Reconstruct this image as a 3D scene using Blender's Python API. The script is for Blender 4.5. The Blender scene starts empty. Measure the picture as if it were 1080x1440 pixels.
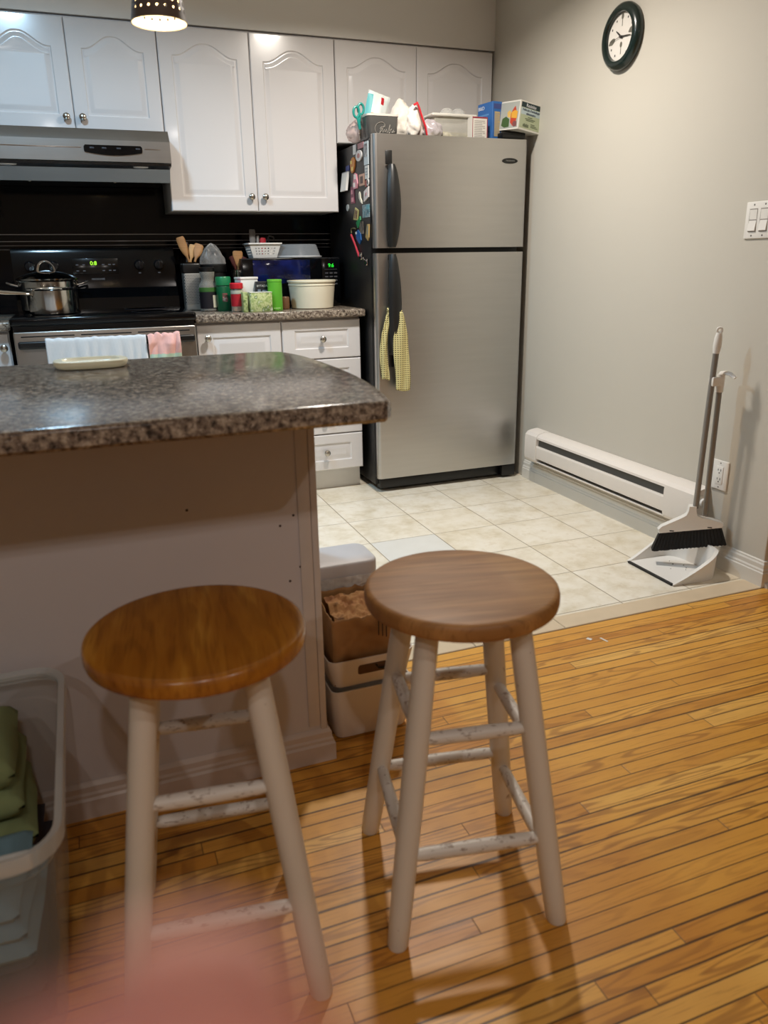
import bpy, bmesh, math, random
from mathutils import Vector, Matrix, noise as mnoise
random.seed(7)
C = bpy.context.scene.collection
PI = math.pi

# ------------------------------------------------------------------ materials
def lin(h):
    if isinstance(h, (tuple, list)): return (h[0], h[1], h[2], 1)
    h = h.lstrip('#'); v = [int(h[i:i+2], 16)/255 for i in (0, 2, 4)]
    return tuple([(c/12.92 if c <= .04045 else ((c+.055)/1.055)**2.4) for c in v] + [1])

class NT:
    """small helper around a node tree"""
    def __init__(s, m): s.t = m.node_tree; s.n = s.t.nodes; s.l = s.t.links
    def add(s, typ, **kw):
        n = s.n.new(typ)
        for k, v in kw.items():
            if hasattr(n, k): setattr(n, k, v)
        return n
    def val(s, x):
        return x
    def put(s, sock, v):
        if hasattr(v, 'is_output'): s.l.new(v, sock)
        else: sock.default_value = v
    def math(s, op, a, b=None, c=None):
        n = s.n.new('ShaderNodeMath'); n.operation = op
        s.put(n.inputs[0], a)
        if b is not None: s.put(n.inputs[1], b)
        if c is not None: s.put(n.inputs[2], c)
        return n.outputs[0]
    def mix(s, f, a, b, mode='MIX'):
        n = s.n.new('ShaderNodeMix'); n.data_type = 'RGBA'; n.blend_type = mode
        s.put(n.inputs[0], f); s.put(n.inputs[6], a); s.put(n.inputs[7], b)
        return n.outputs[2]
    def comb(s, x, y, z):
        n = s.n.new('ShaderNodeCombineXYZ')
        for i, v in enumerate((x, y, z)): s.put(n.inputs[i], v)
        return n.outputs[0]
    def noise(s, vec, scale=1, detail=3, rough=.55):
        n = s.n.new('ShaderNodeTexNoise'); s.l.new(vec, n.inputs['Vector'])
        n.inputs['Scale'].default_value = scale; n.inputs['Detail'].default_value = detail; n.inputs['Roughness'].default_value = rough
        return n.outputs['Fac']
    def white(s, vec):
        n = s.n.new('ShaderNodeTexWhiteNoise'); n.noise_dimensions = '3D'; s.l.new(vec, n.inputs['Vector'])
        return n.outputs['Value']
    def ramp(s, f, stops):
        n = s.n.new('ShaderNodeValToRGB'); s.put(n.inputs[0], f)
        e = n.color_ramp.elements
        while len(e) < len(stops): e.new(.5)
        for el, (p, c) in zip(e, stops): el.position = p; el.color = lin(c)
        return n.outputs[0]
    def smooth(s, x, a, b):
        n = s.n.new('ShaderNodeMapRange'); n.interpolation_type = 'SMOOTHSTEP'
        s.put(n.inputs[0], x); n.inputs[1].default_value = a; n.inputs[2].default_value = b
        return n.outputs[0]
    def bump(s, h, strength, dist=.001):
        n = s.n.new('ShaderNodeBump'); n.inputs['Strength'].default_value = strength; n.inputs['Distance'].default_value = dist
        s.l.new(h, n.inputs['Height']); return n.outputs[0]
    def coord(s, kind='Object'):
        return s.n.new('ShaderNodeTexCoord').outputs[kind]
    def xyz(s, v):
        n = s.n.new('ShaderNodeSeparateXYZ'); s.l.new(v, n.inputs[0]); return n.outputs

def new_mat(name):
    m = bpy.data.materials.new(name); m.use_nodes = True
    return m, NT(m), m.node_tree.nodes['Principled BSDF']

MATS = {}
def M(name, col=None, rough=.5, metal=0, var=.06, scale=12, bump=0, bscale=200, coat=0, emit=None, estr=0, sss=0, trans=0, ior=1.5, spec=None):
    if name in MATS: return MATS[name]
    m, n, b = new_mat(name); c = lin(col)
    co = n.coord()
    f = n.noise(co, scale, 4)
    lo = tuple(max(0, x*(1-var)) for x in c[:3]); hi = tuple(min(1, x*(1+var)) for x in c[:3])
    n.l.new(n.ramp_lin(f, lo, hi) if hasattr(n, 'ramp_lin') else n.mix(f, lo+(1,), hi+(1,)), b.inputs['Base Color'])
    b.inputs['Roughness'].default_value = rough; b.inputs['Metallic'].default_value = metal
    b.inputs['Coat Weight'].default_value = coat; b.inputs['Coat Roughness'].default_value = .08
    b.inputs['IOR'].default_value = ior
    if spec is not None: b.inputs['Specular IOR Level'].default_value = spec
    if trans: b.inputs['Transmission Weight'].default_value = trans
    if sss: b.inputs['Subsurface Weight'].default_value = sss; b.inputs['Subsurface Radius'].default_value = (.01, .004, .002); b.inputs['Subsurface Scale'].default_value = 1
    if emit: b.inputs['Emission Color'].default_value = lin(emit); b.inputs['Emission Strength'].default_value = estr
    if bump: n.l.new(n.bump(n.noise(co, bscale, 3), bump), b.inputs['Normal'])
    MATS[name] = m
    return m

def film(name, col, fac, var=.2, scale=30, rough=.22):
    """translucent plastic: part of the light goes straight through, the rest meets the plastic"""
    if name in MATS: return MATS[name]
    m, n, b = new_mat(name)
    co = n.coord(); f = n.noise(co, scale, 3)
    b.inputs['Base Color'].default_value = lin(col); b.inputs['Roughness'].default_value = rough
    tr = n.add('ShaderNodeBsdfTransparent'); mx = n.add('ShaderNodeMixShader')
    lw = n.add('ShaderNodeLayerWeight'); lw.inputs[0].default_value = .5
    k = n.math('ADD', n.math('MULTIPLY', f, var), fac - var*.5)
    k = n.math('MINIMUM', n.math('ADD', k, n.math('MULTIPLY', n.math('POWER', lw.outputs['Facing'], 3.0), .55)), 1.0)
    n.l.new(k, mx.inputs[0]); n.l.new(tr.outputs[0], mx.inputs[1]); n.l.new(b.outputs[0], mx.inputs[2])
    n.l.new(mx.outputs[0], n.n['Material Output'].inputs[0])
    MATS[name] = m
    return m

def mat_hardwood():
    m, n, b = new_mat('oak_floor')
    x, y, z = n.xyz(n.coord())
    W, L = .038, 1.25
    v = n.math('DIVIDE', y, W); row = n.math('FLOOR', v)
    r1 = n.white(n.comb(row, 3.7, 1.1))
    xx = n.math('ADD', n.math('DIVIDE', x, L), n.math('MULTIPLY', r1, 9.3))
    pl = n.math('FLOOR', xx)
    r2 = n.white(n.comb(row, pl, 5.5)); r3 = n.white(n.comb(pl, row, 9.1))
    base = n.ramp(r2, [(0, '#c4822b'), (.3, '#d09236'), (.65, '#d99b3c'), (.88, '#e0a547'), (1, '#e8b862')])
    off = n.math('MULTIPLY', r3, 40)
    # cathedral rings: contour lines of a slow noise stretched along the board
    cv = n.comb(n.math('ADD', n.math('MULTIPLY', x, 2.2), off), n.math('ADD', n.math("MULTIPLY", y, 22), off), off)
    rings = n.math('SINE', n.math('MULTIPLY', n.noise(cv, 1, 1.5, .4), 62))
    rings = n.smooth(rings, .1, 1.0)
    amt = n.math('MULTIPLY', n.smooth(r3, .15, .9), .5)
    c1 = n.mix(n.math('MULTIPLY', rings, amt), base, lin('#7c4410'))
    fine = n.noise(n.comb(n.math('MULTIPLY', x, 14), n.math('ADD', n.math('MULTIPLY', y, 420), off), off), 1, 3)
    c2 = n.mix(n.math('MULTIPLY', n.smooth(fine, .52, .75), .42), c1, lin('#83490f'))
    mott = n.noise(n.comb(n.math('MULTIPLY', x, 3), n.math('MULTIPLY', y, 9), 2.0), 1, 3)
    c3 = n.mix(n.math('MULTIPLY', n.smooth(mott, .45, .75), .30), c2, lin('#a05f1c'))
    # worn dark gaps between boards, and board ends
    fv = n.math('FRACT', v); ed = n.math('MINIMUM', fv, n.math('SUBTRACT', 1.0, fv))
    wr = n.white(n.comb(row, 7.7, 2.2))
    wn = n.noise(n.comb(n.math('MULTIPLY', x, 5), n.math('MULTIPLY', row, 3.1), 0.0), 1, 4)
    gw = n.math('ADD', .020, n.math('MULTIPLY', n.math('MULTIPLY', wn, n.math('POWER', wr, 1.6)), .10))
    gap = n.math('SUBTRACT', 1.0, n.smooth(n.math('SUBTRACT', ed, gw), -.004, .012))
    fx = n.math('FRACT', xx); ex = n.math('MULTIPLY', n.math('MINIMUM', fx, n.math('SUBTRACT', 1.0, fx)), L)
    gapx = n.math('SUBTRACT', 1.0, n.smooth(ex, .0004, .0016))
    g = n.math('MAXIMUM', n.math('MULTIPLY', gap, .85), n.math('MULTIPLY', gapx, .75))
    n.l.new(n.mix(g, c3, lin('#2b1606')), b.inputs['Base Color'])
    ro = n.math('ADD', .30, n.math('MULTIPLY', mott, .22)); n.l.new(ro, b.inputs['Roughness'])
    hh = n.math('SUBTRACT', n.math('MULTIPLY', fine, -.15), g)
    n.l.new(n.bump(hh, .35, .0015), b.inputs['Normal'])
    return m

TS, TX, TY = .2978, -.2503, -1.1411          # kitchen tile size and one grout crossing
def mat_tile():
    m, n, b = new_mat('ceramic_tile')
    x, y, z = n.xyz(n.coord())
    u = n.math('DIVIDE', n.math('SUBTRACT', x, TX), TS); v = n.math('DIVIDE', n.math('SUBTRACT', y, TY), TS)
    iu = n.math('FLOOR', u); iv = n.math('FLOOR', v)
    r = n.white(n.comb(iu, iv, 1.3)); off = n.math('MULTIPLY', r, 30)
    co = n.comb(n.math('ADD', x, off), n.math('ADD', y, n.math('MULTIPLY', off, .7)), off)
    nz = n.noise(co, 9, 5, .62); nz2 = n.noise(co, 26, 4, .6)
    c = n.ramp(nz, [(.28, '#d3c7ae'), (.42, '#e2d9c6'), (.55, '#ebe4d5'), (.75, '#f0ebe0')])
    c = n.mix(n.math('MULTIPLY', n.smooth(nz2, .52, .72), .35), c, lin('#cdbb9c'))
    c = n.mix(n.math('MULTIPLY', r, .18), c, lin('#ddceb0'))
    # one replaced tile is paler and greyer than the rest
    isx = n.math('COMPARE', iu, -3.0, .1); isy = n.math('COMPARE', iv, -2.0, .1)
    c = n.mix(n.math('MULTIPLY', n.math('MULTIPLY', isx, isy), .85), c, lin('#dcdcd8'))
    fu = n.math('FRACT', u); fv = n.math('FRACT', v)
    e = n.math('MINIMUM', n.math('MINIMUM', fu, n.math('SUBTRACT', 1.0, fu)), n.math('MINIMUM', fv, n.math('SUBTRACT', 1.0, fv)))
    g = n.math('SUBTRACT', 1.0, n.smooth(e, .004, .0095))
    n.l.new(n.mix(n.math('MULTIPLY', g, .85), c, lin('#7b6c55')), b.inputs['Base Color'])
    n.l.new(n.math('ADD', .22, n.math('MULTIPLY', g, .5)), b.inputs['Roughness'])
    n.l.new(n.bump(n.math('SUBTRACT', n.math('MULTIPLY', nz2, .1), g), .3, .001), b.inputs['Normal'])
    return m

def mat_granite(name='granite', light=1.0):
    m, n, b = new_mat(name)
    co = n.coord()
    a = n.noise(co, 95, 3, .65); c = n.noise(co, 165, 3, .6); d = n.noise(co, 60, 2)
    base = n.ramp(a, [(.33, '#2f2823'), (.43, '#63564c'), (.55, '#8c7f71'), (.70, '#b8ac9b')])
    base = n.mix(n.math('MULTIPLY', n.smooth(c, .58, .70), .75), base, lin('#c2b8ac'))
    base = n.mix(n.math('MULTIPLY', n.smooth(d, .55, .7), .35), base, lin('#2a2421'))
    n.l.new(base, b.inputs['Base Color']); b.inputs['Roughness'].default_value = .17; b.inputs['Specular IOR Level'].default_value = .30
    return m

def mat_wood(name, cols, axis=0, rough=.35, ring=40, amt=.5, stretch=10, fine=260):
    m, n, b = new_mat(name)
    s = n.xyz(n.coord()); x, y = s[axis], s[1-axis]
    ob = n.add('ShaderNodeObjectInfo').outputs['Random']
    cv = n.comb(n.math('MULTIPLY', x, 2.2), n.math('MULTIPLY', y, stretch), n.math('MULTIPLY', s[2], 8))
    q = n.noise(cv, 1, 2, .45)
    rings = n.smooth(n.math('SINE', n.math('MULTIPLY', q, ring)), 0, 1)
    c = n.ramp(n.noise(cv, 1.7, 3), [(.3, cols[0]), (.55, cols[1]), (.75, cols[2])])
    c = n.mix(n.math('MULTIPLY', rings, amt), c, lin(cols[3]))
    f = n.noise(n.comb(n.math('MULTIPLY', x, 12), n.math('MULTIPLY', y, fine), n.math('MULTIPLY', s[2], 60)), 1, 3)
    c = n.mix(n.math('MULTIPLY', n.smooth(f, .5, .72), .45), c, lin(cols[3]))
    n.l.new(c, b.inputs['Base Color'])
    n.l.new(n.math('ADD', rough-.06, n.math('MULTIPLY', f, .14)), b.inputs['Roughness'])
    n.l.new(n.bump(f, .12, .0006), b.inputs['Normal'])
    return m

def mat_steel(name, col='#b9b4ac', rough=.3, axis=2):
    m, n, b = new_mat(name)
    s = n.xyz(n.coord())
    k = [60, 60, 60]; k[axis] = 900
    cv = n.comb(n.math('MULTIPLY', s[0], k[0]/20), n.math('MULTIPLY', s[1], k[1]/20), n.math('MULTIPLY', s[2], k[2]/20))
    f = n.noise(cv, 1, 3)
    sm = n.noise(n.comb(s[0], s[1], s[2]), 2.2, 3)
    c = lin(col)
    n.l.new(n.mix(f, tuple(v*.93 for v in c[:3])+(1,), tuple(min(1, v*1.05) for v in c[:3])+(1,)), b.inputs['Base Color'])
    b.inputs['Metallic'].default_value = 1
    n.l.new(n.math('ADD', rough-.06, n.math('MULTIPLY', sm, .14)), b.inputs['Roughness'])
    n.l.new(n.bump(f, .03, .0004), b.inputs['Normal'])
    return m

def mat_chipped(name, paint, under, amount=.42, scale=(40, 40, 40)):
    """old paint worn through to the wood in small scuffs"""
    m, n, b = new_mat(name)
    s = n.xyz(n.coord())
    cv = n.comb(n.math('MULTIPLY', s[0], scale[0]), n.math('MULTIPLY', s[1], scale[1]), n.math('MULTIPLY', s[2], scale[2]))
    q = n.noise(cv, 1, 5, .65); d = n.noise(n.coord(), 9, 3)
    w = n.smooth(q, .80-amount*.4, .83-amount*.4)
    c = n.mix(n.math('MULTIPLY', d, .25), lin(paint), tuple(v*.8 for v in lin(paint)[:3])+(1,))
    n.l.new(n.mix(n.math('MULTIPLY', w, .7), c, lin(under)), b.inputs['Base Color'])
    b.inputs['Roughness'].default_value = .42
    n.l.new(n.bump(n.math('MULTIPLY', w, -1.0), .25, .0006), b.inputs['Normal'])
    return m

def mat_splash():
    m, n, b = new_mat('black_glossy_tile')
    s = n.xyz(n.coord())
    fx = n.math('FRACT', n.math('DIVIDE', s[0], .2)); ex = n.math('MINIMUM', fx, n.math('SUBTRACT', 1.0, fx))
    fz = n.math('FRACT', n.math('DIVIDE', s[2], .2)); ez = n.math('MINIMUM', fz, n.math('SUBTRACT', 1.0, fz))
    g = n.math('SUBTRACT', 1.0, n.smooth(n.math('MINIMUM', ex, ez), .006, .012))
    n.l.new(n.mix(g, lin('#04060b'), lin('#0a0c12')), b.inputs['Base Color'])
    b.inputs['Roughness'].default_value = .10
    b.inputs['Specular IOR Level'].default_value = .22
    return m

def mat_lines(name, bg, ink, period, duty=.35, axis=0, wob=0, rough=.6):
    m, n, b = new_mat(name)
    s = n.xyz(n.coord())
    q = n.math('FRACT', n.math('DIVIDE', s[axis], period))
    w = n.smooth(q, 1-duty-.08, 1-duty+.08)
    n.l.new(n.mix(w, lin(bg), lin(ink)), b.inputs['Base Color']); b.inputs['Roughness'].default_value = rough
    n.l.new(n.bump(q, .2, .0008), b.inputs['Normal'])
    return m

def mat_blotch(name, cols, scale=25, rough=.45):
    m, n, b = new_mat(name)
    f = n.noise(n.coord(), scale, 3, .6)
    k = len(cols)
    st = [(.30+.40*i/(max(1, k-1)), c) for i, c in enumerate(cols)]
    n.l.new(n.ramp(f, st), b.inputs['Base Color']); b.inputs['Roughness'].default_value = rough
    return m

WALL = M('wall_paint', '#c5c0b5', .62, var=.02, scale=2, bump=.03, bscale=300)
PANEL = M('panel_paint', '#cbc5c6', .5, var=.05, scale=3, bump=.04, bscale=90)
WHITE = M('white_gloss_cabinet', '#d9d5d4', .2, var=.012, scale=3, coat=.3)
TRIMW = M('white_trim_paint', '#d9d5cd', .35, var=.03, scale=6)
PLASW = M('white_plastic', '#e6e3de', .35, var=.02)
HEATW = M('white_enamel', '#e6dfd8', .38, var=.03, scale=20)
BLACK = M('black_plastic', '#0c0c0d', .35, var=.15)
BLKGL = M('black_gloss', '#050608', .12, var=.1, spec=.35)
DARK = M('dark_gap', '#0a0908', .8)
STEEL = mat_steel('fridge_steel', '#c3c1be', .33, 2)
HOODS = mat_steel('hood_steel', '#98948f', .33, 2)
SKIRT = mat_steel('skirt_steel', '#767c85', .3, 2)
STEEL2 = mat_steel('range_steel', '#b8b4ae', .3, 2)
CHROME = M('polished_steel', '#d2d0cd', .1, metal=1, var=.03)
NICKEL = M('brushed_nickel', '#b5afa5', .25, metal=1, var=.05)
GRAN = mat_granite()
SPLASH = mat_splash()

# ------------------------------------------------------------------ mesh builder
class MB:
    def __init__(s): s.b = bmesh.new(); s.mi = 0
    def _new(s, fs):
        for f in fs: f.material_index = s.mi
    def box(s, c, d, bev=0, seg=2, rot=None):
        t = bmesh.new(); bmesh.ops.create_cube(t, size=1)
        for v in t.verts: v.co = Vector((v.co.x*d[0], v.co.y*d[1], v.co.z*d[2]))
        if bev: bmesh.ops.bevel(t, geom=t.edges[:], offset=min(bev, min(d)*.49), segments=seg, affect='EDGES', profile=.5)
        mt = Matrix.Translation(c) @ (rot.to_4x4() if rot else Matrix.Identity(4))
        t.transform(mt); return s.take(t)
    def bx(s, x0, x1, y0, y1, z0, z1, bev=0, seg=2):
        return s.box(((x0+x1)/2, (y0+y1)/2, (z0+z1)/2), (abs(x1-x0), abs(y1-y0), abs(z1-z0)), bev, seg)
    def take(s, t, mt=None):
        if mt: t.transform(mt)
        mp = {v: s.b.verts.new(v.co) for v in t.verts}
        for f in t.faces:
            try: nf = s.b.faces.new([mp[v] for v in f.verts]); nf.material_index = s.mi
            except ValueError: pass
        t.free(); return s
    def rings(s, rs, cap0=True, cap1=True, closed=True):
        vs = [[s.b.verts.new(p) for p in r] for r in rs]
        n = len(rs[0])
        for a, b in zip(vs, vs[1:]):
            for i in range(n if closed else n-1):
                j = (i+1) % n
                s._new([s.b.faces.new((a[i], a[j], b[j], b[i]))])
        if cap0 and closed: s._new([s.b.faces.new(list(reversed(vs[0])))])
        if cap1 and closed: s._new([s.b.faces.new(vs[-1])])
        return s
    def lathe(s, prof, c=(0, 0, 0), seg=32, sx=1, sy=1, cap0=True, cap1=True, mt=None):
        rs = []
        for r, z in prof:
            ring = [Vector((c[0]+r*sx*math.cos(2*PI*i/seg), c[1]+r*sy*math.sin(2*PI*i/seg), c[2]+z)) for i in range(seg)]
            if mt: ring = [mt @ p for p in ring]
            rs.append(ring)
        return s.rings(rs, cap0, cap1)
    def tube(s, pts, r, seg=12, flat=1, cap=True):
        pts = [Vector(p) for p in pts]; n = len(pts)
        rr = r if isinstance(r, (list, tuple)) else [r]*n
        rs = []; up = None
        for i, p in enumerate(pts):
            d = (pts[min(i+1, n-1)] - pts[max(i-1, 0)]).normalized()
            if up is None: up = d.orthogonal().normalized() if abs(d.z) > .9 or True else Vector((0, 0, 1))
            up = (up - d*up.dot(d)).normalized(); sd = d.cross(up)
            rs.append([p + rr[i]*(math.cos(2*PI*k/seg)*up + flat*math.sin(2*PI*k/seg)*sd) for k in range(seg)])
        return s.rings(rs, cap, cap)
    def prism(s, poly, f, h0, h1):
        """poly: 2-D points; f(u, v, h) -> 3-D point"""
        return s.rings([[f(u, v, h0) for u, v in poly], [f(u, v, h1) for u, v in poly]])
    def sheet(s, nu, nv, f):
        vs = [[s.b.verts.new(f(i/(nu-1), j/(nv-1))) for j in range(nv)] for i in range(nu)]
        for i in range(nu-1):
            for j in range(nv-1): s._new([s.b.faces.new((vs[i][j], vs[i+1][j], vs[i+1][j+1], vs[i][j+1]))])
        return s
    def face(s, pts): s._new([s.b.faces.new([s.b.verts.new(p) for p in pts])]); return s
    def build(s, name, mats, parent=None, smooth=35, origin=None, local=False, solid=0, sub=0, offset=0, normals=True):
        if normals: bmesh.ops.recalc_face_normals(s.b, faces=s.b.faces[:])
        me = bpy.data.meshes.new(name); s.b.to_mesh(me); s.b.free()
        for mm in (mats if isinstance(mats, (list, tuple)) else [mats]): me.materials.append(mm)
        o = bpy.data.objects.new(name, me); C.objects.link(o)
        if parent is not None:
            o.parent = parent
            if not local: me.transform(Matrix.Translation(-wloc(parent)))
        elif origin is not None:
            me.transform(Matrix.Translation(-Vector(origin))); o.location = origin
        if smooth:
            me.shade_smooth()
            me.set_sharp_from_angle(angle=math.radians(smooth))
        if solid:
            md = o.modifiers.new('thickness', 'SOLIDIFY'); md.thickness = solid; md.offset = offset
        if sub:
            md = o.modifiers.new('smooth', 'SUBSURF'); md.levels = sub; md.render_levels = sub
        return o

def wloc(o):
    v = Vector(o.location)
    while o.parent is not None: o = o.parent; v = v + Vector(o.location)
    return v
def tag(o, label, cat, group=None, kind=None):
    o['label'] = label; o['category'] = cat
    if group: o['group'] = group
    if kind: o['kind'] = kind
    return o
def thing(name, label, cat, loc, rz=0, group=None):
    o = bpy.data.objects.new(name, None); C.objects.link(o); o.empty_display_size = .05
    o.location = loc; o.rotation_euler = (0, 0, rz)
    return tag(o, label, cat, group)
def struct(o): o['kind'] = 'structure'; return o
def text_obj(name, body, size, mat, mt, parent=None, local=False, align='CENTER', extrude=.0003, shear=0, sx=1):
    cu = bpy.data.curves.new(name, 'FONT'); cu.body = body; cu.size = size; cu.align_x = align; cu.align_y = 'CENTER'
    cu.extrude = extrude; cu.shear = shear; cu.space_line = 1.05
    t = bpy.data.objects.new('tmp', cu); C.objects.link(t)
    dg = bpy.context.evaluated_depsgraph_get(); dg.update()
    me = bpy.data.meshes.new_from_object(t.evaluated_get(dg)); me.name = name
    bpy.data.objects.remove(t); bpy.data.curves.remove(cu)
    me.transform(mt @ Matrix.Diagonal((sx, 1, 1, 1)))
    me.materials.clear(); me.materials.append(mat)
    o = bpy.data.objects.new(name, me); C.objects.link(o)
    if parent is not None:
        o.parent = parent
        if not local: me.transform(Matrix.Translation(-wloc(parent)))
    return o
def frame(o, ax, az):
    """matrix taking text's x axis to ax, its y axis to az, at o"""
    ax = Vector(ax).normalized(); az = Vector(az).normalized(); n = ax.cross(az)
    return Matrix(((ax.x, az.x, n.x, o[0]), (ax.y, az.y, n.y, o[1]), (ax.z, az.z, n.z, o[2]), (0, 0, 0, 1)))
def FRONT(x, y, z): return frame((x, y, z), (1, 0, 0), (0, 0, 1))

def offset_loop(pts, d):
    n = len(pts); out = []
    for i in range(n):
        a, b, c = Vector(pts[i-1]), Vector(pts[i]), Vector(pts[(i+1) % n])
        e1 = (b-a).normalized(); e2 = (c-b).normalized()
        n1 = Vector((-e1.y, e1.x)); n2 = Vector((-e2.y, e2.x)); m = (n1+n2)
        m = m/max(.3, m.dot(n1)) if m.length > 1e-6 else n1
        out.append(tuple(b + m*d))
    return out

def front_panel(mb, x0, z0, w, h, yf, th, loop=None, groove=.005):
    """a cabinet front at y=yf (facing -y): slab with a moulded raised panel following loop (counter-clockwise, x right z up)"""
    b = mb.b; r = .004
    rect = [(x0, z0), (x0+w, z0), (x0+w, z0+h), (x0, z0+h)]
    inn = [(x0+r, z0+r), (x0+w-r, z0+r), (x0+w-r, z0+h-r), (x0+r, z0+h-r)]
    P = lambda p, y: b.verts.new((p[0], y, p[1]))
    back = [P(p, yf+th) for p in rect]; side = [P(p, yf+r) for p in rect]; fr = [P(p, yf) for p in inn]
    for i in range(4):
        j = (i+1) % 4
        b.faces.new((back[i], back[j], side[j], side[i])); b.faces.new((side[i], side[j], fr[j], fr[i]))
    b.faces.new(back)
    if loop is None:
        b.faces.new(fr); return
    prof = [(0, 0), (.004, groove*.9), (.009, groove), (.014, groove*.75), (.026, groove*.1), (.030, 0), (.034, groove*.12)]
    rings = []
    for d, y in prof: rings.append([P(p, yf+y) for p in offset_loop(loop, d)])
    n = len(loop)
    for a, c in zip(rings, rings[1:]):
        for i in range(n):
            j = (i+1) % n; b.faces.new((a[i], a[j], c[j], c[i]))
    b.faces.new(rings[-1])
    ed = []
    for L in (fr, rings[0]):
        k = len(L)
        for i in range(k):
            e = b.edges.get((L[i], L[(i+1) % k])) or b.edges.new((L[i], L[(i+1) % k])); ed.append(e)
    bmesh.ops.triangle_fill(b, use_beauty=True, use_dissolve=False, edges=ed)
def arch_loop(xa, xb, za, zs, zp, n=26):
    pts = [(xa, za), (xb, za), (xb, zs)]
    for i in range(1, n):
        u = 1 - i/n; k = 1-abs(2*u-1)                       # 0 at shoulders .. 1 in the middle
        t = min(1, max(0, (k-.12)/.80)); f = t*t*(3-2*t)
        pts.append((xa+(xb-xa)*u, zs+(zp-zs)*(f*.92+.08*k)))
    pts.append((xa, zs)); return pts
def rect_loop(xa, xb, za, zb): return [(xa, za), (xb, za), (xb, zb), (xa, zb)]

def knob_mesh(x, y, z, r=.016):
    mb = MB(); mt = Matrix.Translation((x, y, z)) @ Matrix.Rotation(PI/2, 4, 'X')
    mb.lathe([(r*.55, 0), (r*.5, .004), (r*.36, .008), (r*.42, .013), (r*.9, .017), (r, .021), (r*.92, .026), (r*.6, .030), (r*.15, .0315)], seg=20, mt=mt)
    return mb
# ------------------------------------------------------------------ the room
def room():
    YB, ZC = -6.6, 2.45
    mb = MB(); mb.bx(-4.3, 2.1, YB, -2.43, -.05, 0); struct(mb.build('floor', mat_hardwood(), smooth=0))
    mb = MB(); mb.bx(-4.3, 0.0, -2.345, 0, -.05, 0); struct(mb.build('floor_kitchen', mat_tile(), smooth=0))
    mb = MB()
    th = M('threshold_tile', '#d3bfa2', .28, var=.09, scale=14)
    x = -4.3
    cuts = [-4.3, -3.62, -2.99, -2.36, -1.75, -1.16, -.836, 0.0]
    for a, b in zip(cuts, cuts[1:]): mb.bx(a+.0012, b-.0012, -2.43, -2.3465, -.03, .0025, .002, 1)
    o = struct(mb.build('floor_threshold', th, smooth=0))
    mb = MB(); mb.bx(-4.3, 0, -2.431, -2.344, -.05, -.001); mb.build('grout_bed', M('grout', '#7b6c55', .9), o)
    mb = MB(); mb.bx(-4.4, .12, 0, .1, 0, ZC); struct(mb.build('wall_back', WALL, smooth=0))
    mb = MB(); mb.bx(0, .14, -2.413, 0, 0, ZC, .004, 2); struct(mb.build('wall_right', WALL, smooth=0))
    mb = MB(); mb.bx(.141, 2.1, -2.413, -2.3, 0, ZC); struct(mb.build('wall_dining', WALL, smooth=0))
    mb = MB(); mb.bx(2.1, 2.2, YB, -2.3, 0, ZC); struct(mb.build('wall_east', M('bounce_damping_grey', '#938c82', .7, var=.03, scale=2), smooth=0))  # unseen side walls: darker grey added to cut bounced light at the dining end
    mb = MB(); mb.bx(-4.4, -4.3, YB, 0, 0, ZC); struct(mb.build('wall_left', M('bounce_damping_grey', '#938c82'), smooth=0))
    mb = MB(); mb.bx(-4.4, 2.2, YB-.1, YB, 0, ZC); struct(mb.build('wall_front', WALL, smooth=0))
    mb = MB(); mb.bx(-4.4, 2.2, YB-.1, .1, ZC, ZC+.08); struct(mb.build('ceiling', M('ceiling_paint', '#e8e5df', .8, var=.02), smooth=0))
    mb = MB(); mb.bx(-4.3, 0, -.318, 0, 2.157, ZC); struct(mb.build('wall_soffit', M('soffit_paint', '#dcd9d4', .62, var=.02, scale=2), smooth=0))
    # black tiled backsplash with thin metal liners
    mb = MB(); mb.bx(-4.3, -.80, -.012, 0, .914, 1.72); o = struct(mb.build('wall_backsplash', SPLASH, smooth=0))
    mb = MB()
    for z, t in ((1.283, .0036), (1.2515, .0036), (1.232, .0024), (1.214, .0022)): mb.bx(-4.3, -.802, -.0145, -.011, z-t/2, z+t/2)
    mb.build('liner_strip', M('liner_metal', '#8d8c8c', .45, metal=.7), o, smooth=0)
    # base boards: two-step moulded profile, run along x or y
    prof = [(0, 0), (.016, 0), (.016, .052), (.013, .056), (.013, .062), (.0095, .068), (.0095, .082), (.006, .088), (.006, .093), (0, .096)]
    def board(name, p0, p1, out, parent=None, k=1.0):
        mb = MB(); p0 = Vector(p0); p1 = Vector(p1); out = Vector(out)
        mb.rings([[p + out*a + Vector((0, 0, c*k)) for a, c in prof] for p in (p0, p1)])
        o = mb.build(name, TRIMW, parent, smooth=20)
        return o if parent else struct(o)
    mb = MB(); path = [((0, -.78), (-1, 0)), ((0, -2.413), (-1, -1)), ((2.1, -2.413), (0, -1))]
    mb.rings([[Vector((p[0]+o[0]*a, p[1]+o[1]*a, c)) for a, c in prof] for p, o in path]); struct(mb.build('baseboard_right', TRIMW, smooth=20))
    mb = MB(); q = [(0, 0), (.016, 0), (.015, .006), (.011, .012), (.006, .015), (0, .016)]
    mb.rings([[Vector((x, -2.4295-a, c)) for a, c in q] for x in (-.004, 2.1)]); struct(mb.build('trim_1', TRIMW, smooth=40))
    return board
board = room()

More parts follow.
